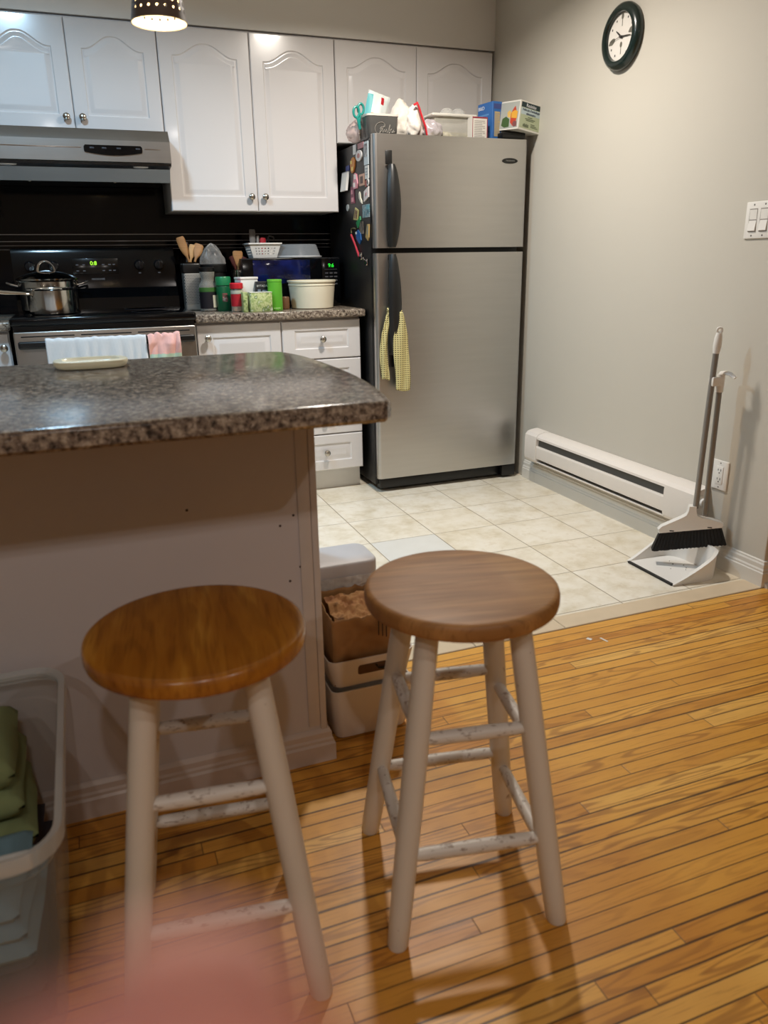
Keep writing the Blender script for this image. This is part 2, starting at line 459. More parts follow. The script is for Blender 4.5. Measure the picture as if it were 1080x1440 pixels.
# ------------------------------------------------------------------ upper cabinets
def upper_cabinet(x0, x1, z0, split, label, kz, knobs=True):
    zt, yf = 2.146, -.323
    t = thing('wall_cabinet', label, 'cabinet', ((x0+x1)/2, 0, z0), 0, 'white wall cabinets')
    mb = MB(); mb.bx(x0+.001, x1-.001, -.302, -.0005 if z0 > 1.6 else -.013, z0+.002, zt+.008, .002); mb.build('carcass', WHITE, t)
    for i, (a, b) in enumerate(((x0+.0015, split-.0015), (split+.0015, x1-.0015))):
        mb = MB(); w = b-a
        front_panel(mb, a, z0, w, zt-z0, yf, .02, arch_loop(a+.058, b-.058, z0+.066, zt-.115, zt-.062))
        d = mb.build('door', WHITE, t, smooth=30)
        if knobs:
            kx = b-.032 if i == 0 else a+.032
            knob_mesh(kx, yf, kz, .0155).build('knob', NICKEL, d)
    return t
upper_cabinet(-2.462, -1.701, 1.700, -2.081, 'white two-door wall cabinet with arched panels above the range hood', 1.757)
upper_cabinet(-1.700, -.872, 1.375, -1.285, 'tall white two-door wall cabinet with arched panels left of the refrigerator', 1.441)
upper_cabinet(-.871, -.012, 1.695, -.441, 'short white two-door wall cabinet above the refrigerator', 1.757)
mb = MB(); mb.bx(-3.3, -2.464, -.302, -.013, 1.375, 2.15); front_panel(mb, -3.3, 1.375, .834, .771, -.323, .02)
tag(mb.build('wall_cabinet', WHITE, None, origin=(-2.9, 0, 1.375)), 'white wall cabinet left of the range hood cabinet', 'cabinet', 'white wall cabinets')

# ------------------------------------------------------------------ range hood
def hood():
    x0, x1 = -2.461, -1.702
    t = thing('range_hood', 'stainless steel range hood with dark control strip under the wall cabinets', 'range hood', (-2.08, 0, 1.49))
    def ext(poly): 
        mb = MB(); mb.prism(poly, lambda u, v, h: Vector((h, u, v)), x0, x1); return mb
    ext([(-.02, 1.698), (-.02, 1.57), (-.474, 1.562), (-.482, 1.565), (-.478, 1.650), (-.470, 1.662), (-.44, 1.698)]).build('shell', HOODS, t, smooth=25)
    ext([(-.03, 1.569), (-.03, 1.548), (-.40, 1.546), (-.465, 1.553), (-.468, 1.5635)]).build('underside', M('hood_dark', '#191a1f', .35), t, smooth=0)
    ext([(-.405, 1.5455), (-.375, 1.492), (-.355, 1.492), (-.36, 1.5465)]).build('drip_skirt', SKIRT, t, smooth=0)
    mb = MB(); mb.bx(x0+.02, x1-.02, -.355, -.03, 1.500, 1.512); f = mb.build('grease_filter', M('filter_dark', '#15161a', .4, metal=.5), t)
    for x in (-2.30, -1.945):
        mb = MB(); mb.box((x, -.352, 1.497), (.012, .012, .014), .003); mb.build('filter_catch', NICKEL, f)
    for x in (-2.372, -1.832):
        mb = MB(); mb.lathe([(.034, 0), (.030, -.004), (.01, -.006)], (x, -.437, 1.5505), 20, sy=.55); mb.build('light_lens', M('lens_glass', '#cfd2d6', .2), t)
    # control strip: dark lozenge on the face
    pts = []
    for i in range(13):
        u = i/12; pts.append((-2.062+.237*u, 1.601-.012*math.sin(PI*u)))
    pts += [(-1.823, 1.606), (-1.823, 1.623), (-1.829, 1.629), (-2.058, 1.629), (-2.064, 1.622), (-2.064, 1.606)]
    mb = MB(); mb.prism(pts, lambda u, v, h: Vector((u, h, v)), -.4855, -.478); c = mb.build('control_strip', BLKGL, t, smooth=0)
    for x in (-2.04, -1.99, -1.93, -1.85):
        mb = MB(); mb.bx(x, x+.018, -.4865, -.485, 1.614, 1.620, .001); mb.build('control_button', M('grey_button', '#2f3138', .4), c)
    for a, b in ((-2.45, -2.075), (-1.812, -1.745)):
        mb = MB(); mb.bx(a, b, -.4815, -.478, 1.617, 1.6195); mb.build('trim_line', CHROME, t)
hood()

# ------------------------------------------------------------------ base cabinets and counter
def base_units():
    yf = -.613
    def carcass(x0, x1, t):
        mb = MB(); mb.bx(x0, x1, -.592, -.02, .11, .876); mb.build('carcass', WHITE, t, smooth=0)
        mb = MB(); mb.bx(x0, x1-.004, -.56, -.54, .0, .1095); mb.build('toe_kick', M('toe_kick_white', '#d3d0cb', .4), t, smooth=0)
    t = thing('base_cabinet', 'white base cabinet with a knobbed door beside the range', 'cabinet', (-1.47, -.3, 0), 0, 'white base cabinets')
    carcass(-1.678, -1.277, t)
    mb = MB(); front_panel(mb, -1.676, .114, .397, .752, yf, .02, rect_loop(-1.606, -1.33, .19, .808)); d = mb.build('door', WHITE, t, smooth=30)
    knob_mesh(-1.628, yf, .806).build('knob', NICKEL, d)
    t = thing('base_cabinet', 'white four-drawer base cabinet beside the refrigerator', 'cabinet', (-1.07, -.3, 0), 0, 'white base cabinets')
    carcass(-1.2765, -.875, t)
    for z0, z1 in ((.683, .866), (.488, .677), (.302, .482), (.112, .296)):
        mb = MB(); front_panel(mb, -1.2735, z0, .397, z1-z0, yf, .02, rect_loop(-1.212, -.938, z0+.048, z1-.045)); d = mb.build('drawer', WHITE, t, smooth=30)
        knob_mesh(-1.075, yf+.001, (z0+z1)/2+.002).build('knob', NICKEL, d)
    mb = MB(); mb.bx(-1.680, -.856, -.643, -.012, .878, .914, .008, 3)
    tag(mb.build('countertop', GRAN, None, origin=(-1.27, -.3, .878)), 'speckled grey countertop on the base cabinets between range and refrigerator', 'countertop')
    t = thing('base_cabinet', 'white base cabinet left of the range', 'cabinet', (-2.8, -.3, 0), 0, 'white base cabinets')
    carcass(-3.3, -2.462, t)
    mb = MB(); front_panel(mb, -2.86, .114, .395, .752, yf, .02, rect_loop(-2.80, -2.53, .18, .80)); d = mb.build('door', WHITE, t, smooth=30)
    knob_mesh(-2.487, yf, .806).build('knob', NICKEL, d)
    mb = MB(); front_panel(mb, -3.298, .114, .43, .752, yf, .02); mb.build('door', WHITE, t, smooth=30)
    mb = MB(); mb.bx(-3.3, -2.449, -.643, -.012, .878, .914, .008, 3)
    tag(mb.build('countertop', GRAN, None, origin=(-2.9, -.3, .878)), 'speckled grey countertop end left of the range', 'countertop')
base_units()

# ------------------------------------------------------------------ range
def kitchen_range():
    x0, x1 = -2.444, -1.684
    t = thing('kitchen_range', 'black and stainless electric range with digital clock on its backguard', 'range', (-2.064, -.35, 0))
    mb = MB(); mb.bx(x0+.003, x1-.003, -.64, -.02, .02, .894); mb.build('body', BLACK, t, smooth=0)
    mb = MB(); mb.bx(x0-.004, x1+.004, -.688, -.02, .896, .932, .012, 4); ck = mb.build('cooktop', BLKGL, t)
    for x, y, r in ((-2.26, -.50, .10), (-1.86, -.50, .085), (-2.26, -.22, .085), (-1.86, -.22, .10)):
        mb = MB(); mb.lathe([(r, .0), (r, .0006), (r-.003, .0008), (r-.003, 0)], (x, y, .932), 40)
        mb.build('burner_ring', M('burner_ring_grey', '#2e2e33', .3), ck)
    # backguard: ledge below, sloped control face above, rounded top
    pr = [(-.022, .932), (-.165, .932), (-.160, .985), (-.135, 1.015), (-.120, 1.03), (-.098, 1.195), (-.088, 1.216), (-.07, 1.222), (-.022, 1.222)]
    mb = MB(); mb.prism(pr, lambda u, v, h: Vector((h, u, v)), x0+.006, x1-.002); bg = mb.build('backguard', BLKGL, t, smooth=25)
    def on(x, z, d=.001): return Vector((x, -.120+(z-1.03)/.165*.022-d, z))
    for x in (-2.362, -2.257, -1.860, -1.766):
        mb = MB(); mt = Matrix.Translation(on(x, 1.137)) @ Matrix.Rotation(PI/2+.13, 4, 'X')
        mb.lathe([(.024, 0), (.022, .012), (.019, .020), (.004, .022)], seg=24, mt=mt); mb.box(on(x, 1.137, .026), (.007, .012, .036), .002)
        mb.build('control_knob', M('knob_black', '#101012', .3), bg)
    mb = MB(); mb.box(on(-2.066, 1.133, .001), (.21, .002, .072), .0008, rot=Matrix.Rotation(-.13, 3, 'X')); dp = mb.build('display_panel', M('display_black', '#08090a', .15), bg)
    text_obj('clock_digits', '0:8', .026, M('green_led', '#2a6a10', .5, emit='#9be62c', estr=1.6), frame(on(-2.074, 1.146, .003), (1, 0, 0), (0, .13, 1)), dp)
    for x, z in [(x, z) for x in (-2.15, -2.12, -2.03, -2.0, -1.98) for z in (1.112, 1.14)]+[(x, 1.098) for x in (-2.362, -2.257, -1.860, -1.766)]:
        mb = MB(); mb.box(on(x, z, .003 if z > 1.1 else .0015), (.012, .001, .005), rot=Matrix.Rotation(-.13, 3, 'X')); mb.build('touch_button', M('print_grey', '#4a4a4e', .5), bg)
    text_obj('lettering', 'FRIGIDAIRE', .012, M('print_silver', '#77777a', .4), frame(on(-2.06, 1.072, .002), (1, 0, 0), (0, .13, 1)), bg)
    # oven door
    mb = MB(); mb.bx(x0+.004, x1-.004, -.688, -.642, .23, .874, .006, 3); d = mb.build('oven_door', STEEL2, t)
    for a, b in ((-2.412, -2.20), (-2.175, -1.965), (-1.94, -1.715)):
        mb = MB(); mb.bx(a, b, -.6895, -.68, .851, .8565, .002, 2); mb.build('vent_slot', DARK, d)
    mb = MB(); mb.bx(x0+.1, x1-.1, -.6905, -.68, .34, .70, .004); mb.build('oven_window', BLKGL, d)
    mb = MB(); mb.bx(-2.424, -1.700, -.742, -.722, .806, .838, .009, 4)
    for x in (-2.412, -1.712): mb.bx(x-.012, x+.012, -.73, -.684, .808, .836, .006, 3)
    mb.build('handle', BLACK, d)
    mb = MB(); mb.bx(x0+.004, x1-.004, -.686, -.642, .06, .222, .006, 3); mb.build('drawer', STEEL2, t)
kitchen_range()

def towel(name, label, x0, x1, zb, zback, mats, amp, seed, hem=None, tilt=0, rough_top=0):
    """a towel folded over the oven handle (bar y -.742..-.722, z .806..838)"""
    mb = MB(); top = .8415; L1 = top-zb; L2 = top-zback
    def f(u, v):
        x = x0+(x1-x0)*u
        s = v*(L1+.036+L2)
        if s < L2: y, z = -.716, top-L2+s; k = (L2-s)/L2
        elif s < L2+.036: a = (s-L2)/.036*PI; y = -.732+.0165*math.cos(a); z = top-.004+.007*math.sin(a); k = 0
        else: y = -.7485; z = top-(s-L2-.036); k = (s-L2-.036)/L1
        wv = mnoise.noise(Vector((x*22+seed, z*2.5, seed)))*amp + .4*amp*math.sin(x*70+seed+3*k)
        fr = s >= L2+.036
        kk = min(1, k*3)
        y += (-abs(wv)*kk - .004*kk) if fr else abs(wv)*.4*kk
        z += .003*math.sin(x*30+seed)*(1 if fr else 0) + .004*mnoise.noise(Vector((x*40, seed, 2))) + rough_top*abs(mnoise.noise(Vector((x*28, seed, 5))))*(1-k)
        x += tilt*k*(u-.5)
        return Vector((x, y, z))
    mb.sheet(70, 60, f)
    if hem:
        for fc in mb.b.faces:
            c = fc.calc_center_median()
            if c.y < -.745 and hem[0] < c.z < hem[1]: fc.material_index = 1
    o = mb.build(name, mats, None, origin=((x0+x1)/2, -.73, .84), smooth=60, solid=.0028, sub=0)
    return tag(o, label, 'towel')
TOWELW = mat_lines('white_ribbed_terry', '#d6d9dc', '#bcc1c6', .0055, .3, 0, rough=.9)
towel('dish_towel', 'white ribbed dish towel hanging over the oven door handle', -2.318, -1.912, .45, .62, [TOWELW], .018, 3.1, rough_top=.006)
towel('hand_towel', 'pink hand towel with green hem bunched on the oven door handle', -1.905, -1.768, .735, .74, [M('pink_terry', '#e3b0a8', .9, var=.12, scale=60, bump=.3, bscale=900), M('green_hem', '#b6cdb9', .9, var=.1)], .024, 8.4, hem=(.735, .762), rough_top=.022)

def pans():
    S = mat_steel('pan_steel', '#cfccc7', .12, 0)
    # saucepan, front left burner
    t = thing('saucepan', 'shiny steel saucepan with long handle on the range front', 'saucepan', (-2.275, -.50, .9325))
    c = (-2.275, -.50, .9325)
    mb = MB(); mb.lathe([(.005, .001), (.088, .0), (.095, .006), (.098, .02), (.099, .103), (.104, .109), (.105, .112), (.101, .113), (.096, .105), (.093, .02), (.085, .008), (.004, .007)], c, 48, cap0=True, cap1=True); mb.build('bowl', S, t)
    mb = MB(); a = Vector((-2.352, -.565, 1.022))
    mb.tube([a+Vector((.012, .01, -.012)), a, a+Vector((-.03, -.008, .006)), a+Vector((-.10, -.026, .012)), a+Vector((-.235, -.06, .030))], [.010, .009, .008, .0115, .010], 12, flat=.6); mb.build('handle', S, t)
    # lidded pot, back left burner
    c = (-2.290, -.215, .9325)
    t = thing('stock_pot', 'steel pot with domed lid behind the saucepan', 'pot', c)
    mb = MB(); mb.lathe([(.005, .0), (.12, .0), (.128, .01), (.130, .135), (.136, .140), (.132, .142), (.126, .136), (.122, .01), (.004, .008)], c, 48); mb.build('bowl', S, t)
    mb = MB(); mb.lathe([(.137, .1425), (.138, .148), (.120, .160), (.075, .176), (.03, .184), (.004, .186)], c, 48); ld = mb.build('lid', S, t)
    mb = MB(); pts = [Vector(c)+Vector((.036*math.cos(a), 0, .182+.044*math.sin(a))) for a in [PI*i/14 for i in range(15)]]; mb.tube(pts, .0045, 10, flat=1.6); mb.build('lid_handle', S, ld)
    for s in (-1, 1):
        mb = MB(); p = Vector(c)+Vector((s*.128, 0, .118))
        mb.tube([p+Vector((0, -.03, 0)), p+Vector((s*.030, -.030, .008)), p+Vector((s*.046, -.015, .014)), p+Vector((s*.046, .015, .014)), p+Vector((s*.030, .030, .008)), p+Vector((0, .03, 0))], .005, 10); mb.build('side_handle', S, t)
pans()

# ------------------------------------------------------------------ things on the back counter
CZ = .9145
def counter_things():
    # perforated utensil holder
    def perforated(name, label, c, w, d, h):
        t = thing(name, label, 'utensil holder', c)
        m, n, b = new_mat('perforated_steel')
        s = n.xyz(n.coord())
        P = .0075
        u = n.math('DIVIDE', n.math('ADD', s[0], s[1]), P); v = n.math('DIVIDE', s[2], P)
        rowodd = n.math('MULTIPLY', n.math('MODULO', n.math('FLOOR', v), 2.0), .5)
        fu = n.math('SUBTRACT', n.math('FRACT', n.math('ADD', u, rowodd)), .5); fv = n.math('SUBTRACT', n.math('FRACT', v), .5)
        r = n.math('SQRT', n.math('ADD', n.math('MULTIPLY', fu, fu), n.math('MULTIPLY', fv, fv)))
        hole = n.math('SUBTRACT', 1.0, n.smooth(r, .27, .33))
        inz = n.math('MULTIPLY', n.smooth(s[2], .028, .030), n.math('SUBTRACT', 1.0, n.smooth(s[2], .172, .174)))
        hole = n.math('MULTIPLY', hole, inz)
        n.l.new(n.mix(hole, lin('#b9b5ae'), lin('#1b1a19')), b.inputs['Base Color'])
        b.inputs['Roughness'].default_value = .35
        n.l.new(n.math('SUBTRACT', .6, n.math('MULTIPLY', hole, .6)), b.inputs['Metallic'])
        mb = MB(); x, y, z = c
        mb.box((x, y, z+h/2), (w, d, h), .010, 3); mb.build('body', m, t)
        mb = MB(); mb.bx(x-w/2-.003, x+w/2+.003, y-d/2-.003, y+d/2+.003, z+h-.012, z+h+.038, .008, 3); mb.build('rim', BLACK, t)
        return t
    cd = (-1.629, -.245, CZ)
    perforated('utensil_holder', 'perforated metal utensil holder with black rim next to the range', cd, .082, .08, .188)
    wood = mat_wood('utensil_wood', ['#8d6238', '#a87a4a', '#b98a58', '#6d4522'], 2, .55, 20, .3, 3, 200)
    g = 'cooking utensils in the perforated holder'
    def spat(name, label, base, top, w, flat_from=.55, mat=wood, th=.006):
        mb = MB(); base = Vector(base); top = Vector(top); pts = []; rr = []
        n = 14
        for i in range(n):
            u = i/(n-1); pts.append(base.lerp(top, u)); k = max(0, (u-flat_from)/(1-flat_from))
            r = .006 + (w/2-.006)*math.sin(min(1, k*1.6)*PI/2)*(1 if k < .95 else .75); rr.append(r)
        d = (top-base).normalized(); sd = Vector((1, 0, 0)); sd = (sd-d*sd.dot(d)).normalized(); nn = d.cross(sd)
        rings = []
        for p, r in zip(pts, rr):
            rings.append([p + sd*r*math.cos(2*PI*k/12) + nn*min(r, th)*math.sin(2*PI*k/12) for k in range(12)])
        mb.rings(rings); o = mb.build(name, mat, None, origin=base)
        return tag(o, label, 'utensil', g)
    z0 = CZ+.19
    spat('wooden_spatula', 'dark wooden spatula, tallest in the perforated holder', (-1.632, -.25, z0+.04), (-1.667, -.24, 1.262), .042, .2)
    spat('wooden_spoon', 'pale wooden spoon leaning right in the perforated holder', (-1.625, -.235, z0+.04), (-1.600, -.22, 1.225), .040, .2, mat_wood('utensil_wood_pale', ['#b78a58', '#c99d68', '#d9b07a', '#9a6a38'], 2, .55, 20, .3, 3, 200))
    spat('wooden_paddle', 'broad wooden paddle rightmost in the perforated holder', (-1.605, -.25, z0+.04), (-1.572, -.22, 1.228), .046, .2)
    spat('black_ladle', 'dark plastic handle behind the wooden utensils in the perforated holder', (-1.64, -.23, z0+.04), (-1.632, -.21, 1.238), .016, .6, M('dark_brown_plastic', '#3b2b26', .4))
    # glass coffee jar
    t = thing('glass_jar', 'glass jar with black and green label in front of the utensil holder', 'jar', (-1.568, -.36, CZ))
    c = (-1.568, -.36, CZ); GL = film('jar_glass', '#cfc9bc', .32, .06)
    mb = MB(); mb.lathe([(.038, 0), (.043, .004), (.043, .112), (.041, .124), (.032, .138), (.030, .152), (.034, .165), (.036, .182), (.034, .188)], c, 32); mb.build('glass', GL, t)
    mb = MB(); mb.lathe([(.0385, .005), (.0385, .080), (.03, .082)], c, 28); mb.build('contents', M('dark_granules', '#221a16', .8, var=.4, scale=120), t)
    mb = MB(); mb.mi = 0
    mb.lathe([(.0437, .014), (.0437, .092)], c, 40, cap0=False, cap1=False)
    for fc in mb.b.faces:
        q = fc.calc_center_median()
        if q.z > CZ+.095: fc.material_index = 1
    mb.mi = 1; mb.lathe([(.0438, .092), (.0438, .112)], c, 40, cap0=False, cap1=False)
    mb.mi = 2; 
    rs = []
    for z in (.018, .076): rs.append([Vector((c[0]+.0441*math.cos(a), c[1]+.0441*math.sin(a), CZ+z)) for a in [-PI*.40+PI*.22*i/8 for i in range(9)]])
    mb.rings(rs, closed=False)
    mb.build('label', [M('label_black', '#17131a', .5), M('label_green', '#3e6a2c', .5), M('label_cream', '#cfc9b0', .5)], t)
    mb = MB(); mb.lathe([(.037, .186), (.038, .19), (.038, .203), (.034, .206)], c, 32); mb.build('lid', BLACK, t)
    # dark bowl with a peaked clear bag
    c = (-1.515, -.235, CZ)
    t = thing('dark_canister', 'dark canister behind the glass jar with a wide black rim', 'canister', c)
    mb = MB(); mb.lathe([(.05, 0), (.055, .005), (.058, .18)], c, 32); mb.build('body', M('canister_dark', '#171818', .3), t)
    mb = MB(); mb.lathe([(.064, .181), (.066, .186), (.066, .214), (.062, .219)], c, 32); mb.build('lid', BLACK, t)
    mb = MB()
    def f(u, v):
        a = 2*PI*u; k = v
        r = .062*(1-k**2.2)*(1+.10*math.sin(5*a+1)*k)+.002
        return Vector((c[0]+r*math.cos(a)-.004*k, c[1]+r*.8*math.sin(a), CZ+.2195+.095*k+.012*mnoise.noise(Vector((math.cos(a)*2, math.sin(a)*2, k*3)))*min(1, k*4)))
    mb.sheet(41, 18, f)
    tag(mb.build('plastic_bag', film('bag_film', '#e6e2dd', .16, .35, 50), None, origin=(c[0], c[1], CZ+.22)), 'peaked clear plastic bag on the dark canister behind the glass jar', 'bag')
    # green bottle
    c = (-1.500, -.40, CZ)
    t = thing('cheese_shaker', 'tall green shaker with green cap beside the glass jar', 'shaker', c)
    GR = M('green_plastic', '#0f5a36', .3); GR2 = M('green_cap', '#1c7a4a', .35)
    mb = MB(); mb.lathe([(.033, 0), (.0355, .004), (.0355, .112), (.033, .118)], c, 32); b = mb.build('body', GR, t)
    mb = MB(); mb.lathe([(.0345, .1185), (.037, .122), (.037, .156), (.034, .161)], c, 32); mb.build('lid', GR2, t)
    mb = MB(); rs = [[Vector((c[0]+.0358*math.cos(a), c[1]+.0358*math.sin(a), CZ+z)) for a in [-PI*.62+PI*.22*i/8 for i in range(9)]] for z in (.045, .085)]; mb.rings(rs, closed=False); mb.build('label', mat_blotch('shaker_label', ['#174a32', '#8a4a48', '#b8b0a0'], 70), b)
    # red spice jar
    c = (-1.456, -.50, CZ)
    t = thing('spice_jar', 'small spice jar with red cap and red label', 'jar', c)
    mb = MB(); mb.lathe([(.026, 0), (.029, .004), (.029, .098), (.025, .106)], c, 28); mb.build('glass', GL, t)
    mb = MB(); mb.lathe([(.0262, .004), (.0262, .09)], c, 24); mb.build('contents', M('spice_brown', '#a8713c', .85, var=.3, scale=150), t)
    mb = MB(); mb.lathe([(.0294, .026), (.0294, .082)], c, 32, cap0=False, cap1=False)
    for fc in mb.b.faces:
        q = fc.calc_center_median(); a = math.atan2(q.y-c[1], q.x-c[0])
        if q.z > 0 and -.9 < a < -.2: fc.material_index = 1
    mb.build('label', [M('label_red', '#b01f2b', .45), M('label_navy', '#2a2450', .45)], t)
    mb = MB(); mb.lathe([(.0292, .084), (.0292, .098)], c, 32, cap0=False, cap1=False); mb.build('label_band', M('label_grey', '#b8b9a8', .5), t)
    mb = MB(); mb.lathe([(.0305, .1065), (.0315, .110), (.0315, .129), (.028, .133)], c, 28); mb.build('lid', M('red_cap', '#c4202e', .35), t)
    # cartons
    def carton(name, label, x0, x1, y, d, z0, z1, mat, cat='box', rz=0, lid=None, group=None):
        t = thing(name, label, cat, ((x0+x1)/2, y, z0), rz, group)
        mb = MB(); mb.bx(-(x1-x0)/2, (x1-x0)/2, -d/2, d/2, 0, z1-z0, .003, 2); mb.build('carton', mat, t, local=True)
        return t
    t = carton('food_box', 'white lidded box behind the red spice jar', -1.442, -1.352, -.45, .07, CZ, 1.060, M('carton_white', '#d9dad6', .5), rz=.25)
    mb = MB(); mb.bx(-.047, .047, -.037, .037, .1465, .158, .003); mb.build('lid', PLASW, t, local=True)
    mb = MB(); mb.bx(-.0458, -.0452, -.03, .03, .07, .135); mb.build('print', M('print_grey_blue', '#8f9aa8', .5), t, local=True, smooth=0)
    t = carton('seasoning_box', 'small black box with pale lettering behind the tea box', -1.362, -1.304, -.475, .06, CZ, 1.051, M('carton_black', '#14161b', .4))
    text_obj('lettering', 'BYTADA', .0135, M('print_pale', '#c9cac6', .5), FRONT(0, -.0305, .116), t, local=True)
    mb = MB()
    for x0, x1, z0, z1 in ((-.022, -.008, .082, .100), (.0, .024, .09, .097), (.0, .024, .080, .087)): mb.bx(x0, x1, -.0306, -.030, z0, z1)
    mb.build('print', M('print_blue_grey', '#7a8698', .5), t, local=True, smooth=0)
    TEA = mat_blotch('tea_box_print', ['#d8dcc6', '#8ea55a', '#c8cf9a', '#5f7d34', '#dfe2d4'], 28)
    t = carton('tea_box', 'pale green patterned tea box at the counter edge', -1.411, -1.304, -.555, .05, CZ, 1.002, TEA, rz=.06)
    mb = MB(); mb.bx(-.0545, .0545, -.026, .026, .0875, .0905, .001); mb.build('lid', M('tea_box_lid', '#d9dccb', .5), t, local=True)
    t = carton('tea_box', 'narrow green tea packet between red spice jar and tea box', -1.441, -1.419, -.54, .06, CZ, 1.006, mat_blotch('tea_packet_print', ['#6f8a3a', '#b8c48a', '#4e6a2a'], 40))
    # green can
    c = (-1.276, -.525, CZ)
    t = thing('drink_can', 'tall bright green cylinder can right of the tea box', 'can', c)
    GC = M('lime_green', '#57a32c', .35, var=.1, scale=20)
    mb = MB(); mb.lathe([(.031, 0), (.0345, .003), (.0345, .132), (.033, .137)], c, 36); mb.build('body', GC, t)
    mb = MB(); mb.lathe([(.0352, .1355), (.0352, .144), (.0335, .1455)], c, 36); mb.build('lid', M('lime_lid', '#6cb83c', .35), t)
    mb = MB()
    for k in range(5): mb.bx(c[0]-.016+.0065*k, c[0]-.0115+.0065*k, c[1]-.0352, c[1]-.0335, CZ+.010, CZ+.0155)
    mb.build('print', M('print_lime', '#a8d880', .5), t, smooth=0)
    # small brown cup
    c = (-1.207, -.44, CZ)
    mb = MB(); mb.lathe([(.018, 0), (.021, .003), (.022, .055), (.019, .06), (.017, .058), (.016, .01)], c, 24)
    tag(mb.build('brown_cup', M('brown_ceramic', '#6e4d33', .35), None, origin=c), 'small brown cup between green can and white tub', 'cup')
    # white tub
    c = (-1.064, -.43, CZ)
    t = thing('ice_cream_tub', 'large empty cream plastic tub on the counter', 'tub', c)
    mb = MB(); mb.lathe([(.098, .001), (.104, .004), (.117, .126), (.1215, .128), (.1215, .136), (.115, .136), (.101, .01), (.09, .007)], c, 56); mb.build('tub', M('cream_plastic', '#e9e2cb', .38, var=.03, scale=8), t)
    mb = MB(); mb.lathe([(.115, .1105), (.1175, .112), (.1175, .115), (.1155, .117)], c, 56, cap0=False, cap1=False); mb.build('rim_band', M('cream_plastic', '#e9e2cb'), t)
    # metal cup with utensils
    c = (-1.392, -.25, CZ)
    t = thing('steel_cup', 'narrow steel cup of utensils behind the white box', 'cup', c)
    mb = MB(); mb.lathe([(.032, 0), (.034, .003), (.036, .185), (.037, .19), (.033, .188), (.031, .02)], c, 32); mb.build('cup', CHROME, t)
    g = 'utensils in the steel cup'
    spat('wooden_fork', 'brown wooden spoon upright in the steel cup', (c[0], c[1], CZ+.19), (c[0]+.003, c[1]+.005, 1.195), .05, .15)
    spat('dark_ladle', 'dark red utensil leaning left in the steel cup', (c[0]-.012, c[1], CZ+.19), (c[0]-.033, c[1], 1.170), .022, .15, M('oxblood_plastic', '#4a1f1b', .4))
    spat('dark_spatula', 'dark red utensil leaning right in the steel cup', (c[0]+.01, c[1]-.01, CZ+.19), (c[0]+.034, c[1]-.01, 1.165), .024, .15, M('oxblood_plastic', '#4a1f1b', .4))
    # microwave
    t = thing('microwave', 'black microwave with green clock between counter things and refrigerator', 'microwave', (-1.125, -.16, CZ))
    mb = MB(); mb.bx(-1.385, -.872, -.30, -.025, CZ+.008, 1.158, .004); mb.build('case', M('microwave_black', '#0d0d10', .3), t)
    for x in (-1.35, -.91):
        for y in (-.27, -.06): mb = MB(); mb.lathe([(.012, 0), (.012, .0085)], (x, y, CZ), 12); mb.build('foot', BLACK, t)
    mb = MB(); mb.bx(-1.383, -.975, -.312, -.3005, CZ+.012, 1.154, .003); d = mb.build('door', BLKGL, t)
    mb = MB(); mb.bx(-1.330, -1.035, -.3135, -.3115, 1.035, 1.148, .002); mb.build('window', mat_blotch('window_blue_reflection', ['#060914', '#0c1336', '#131e58'], 9, .08), d)  # blotchy navy: a bluish reflection put into the glass colour
    mb = MB(); mb.bx(-.972, -.874, -.3115, -.3005, CZ+.012, 1.154, .003); p = mb.build('control_panel', BLKGL, t)
    text_obj('clock_digits', '9:6', .026, M('green_led_deep', '#0f4a12', .5, emit='#1fe030', estr=1.3), FRONT(-.922, -.3118, 1.118), p)
    for r in range(4):
        for k in range(3): mb = MB(); mb.bx(-.955+k*.024, -.938+k*.024, -.3122, -.311, 1.078-r*.018, 1.084-r*.018); mb.build('touch_button', M('print_grey', '#4a4a4e'), p, smooth=0)
    mb = MB(); mb.bx(-.958, -.89, -.3122, -.311, 1.0985, 1.1); mb.build('display_underline', M('print_grey', '#4a4a4e'), p, smooth=0)
    # white basket on the microwave
    t = thing('plastic_basket', 'small white perforated basket on the microwave', 'basket', (-1.252, -.2, 1.1585))
    def basket(x, y, z, w0, d0, w1, d1, h, holes):
        mb = MB(); b = mb.b
        def wall(A, B, A1, B1, nu, nv):
            for i in range(nu):
                for j in range(nv):
                    q = []
                    for (u, v) in ((i, j), (i+1, j), (i+1, j+1), (i, j+1)):
                        u /= nu; v /= nv; lo = A.lerp(B, u); hi = A1.lerp(B1, u); q.append(lo.lerp(hi, v))
                    solid = not (holes and 0 < j < nv-1 and 0 < i < nu-1)
                    if solid: mb.face(q)
                    else:
                        cc = sum(q, Vector())/4; inn = []
                        ring = [q[0].lerp(q[1], .5), q[1].lerp(q[2], .5), q[2].lerp(q[3], .5), q[3].lerp(q[0], .5)]
                        inn = [cc.lerp(p, .62) for p in ring]
                        vo = [b.verts.new(p) for p in q]; vi = [b.verts.new(p) for p in inn]
                        for k in range(4):
                            kk = (k+1) % 4
                            b.faces.new((vo[k], vo[kk], vi[k])); b.faces.new((vi[k], vo[kk], vi[kk]))
        V = lambda sx, sy, w, d, zz: Vector((x+sx*w/2, y+sy*d/2, zz))
        cs = [(-1, -1), (1, -1), (1, 1), (-1, 1)]
        for i in range(4):
            a, c2 = cs[i], cs[(i+1) % 4]
            wall(V(*a, w0, d0, z+.002), V(*c2, w0, d0, z+.002), V(*a, w1, d1, z+h), V(*c2, w1, d1, z+h), 9, 5)
        mb.face([V(*c2, w0, d0, z+.002) for c2 in cs])
        return mb
    basket(-1.252, -.2, 1.1585, .120, .11, .158, .145, .066, True).build('basket', PLASW, t, solid=.002, smooth=0)
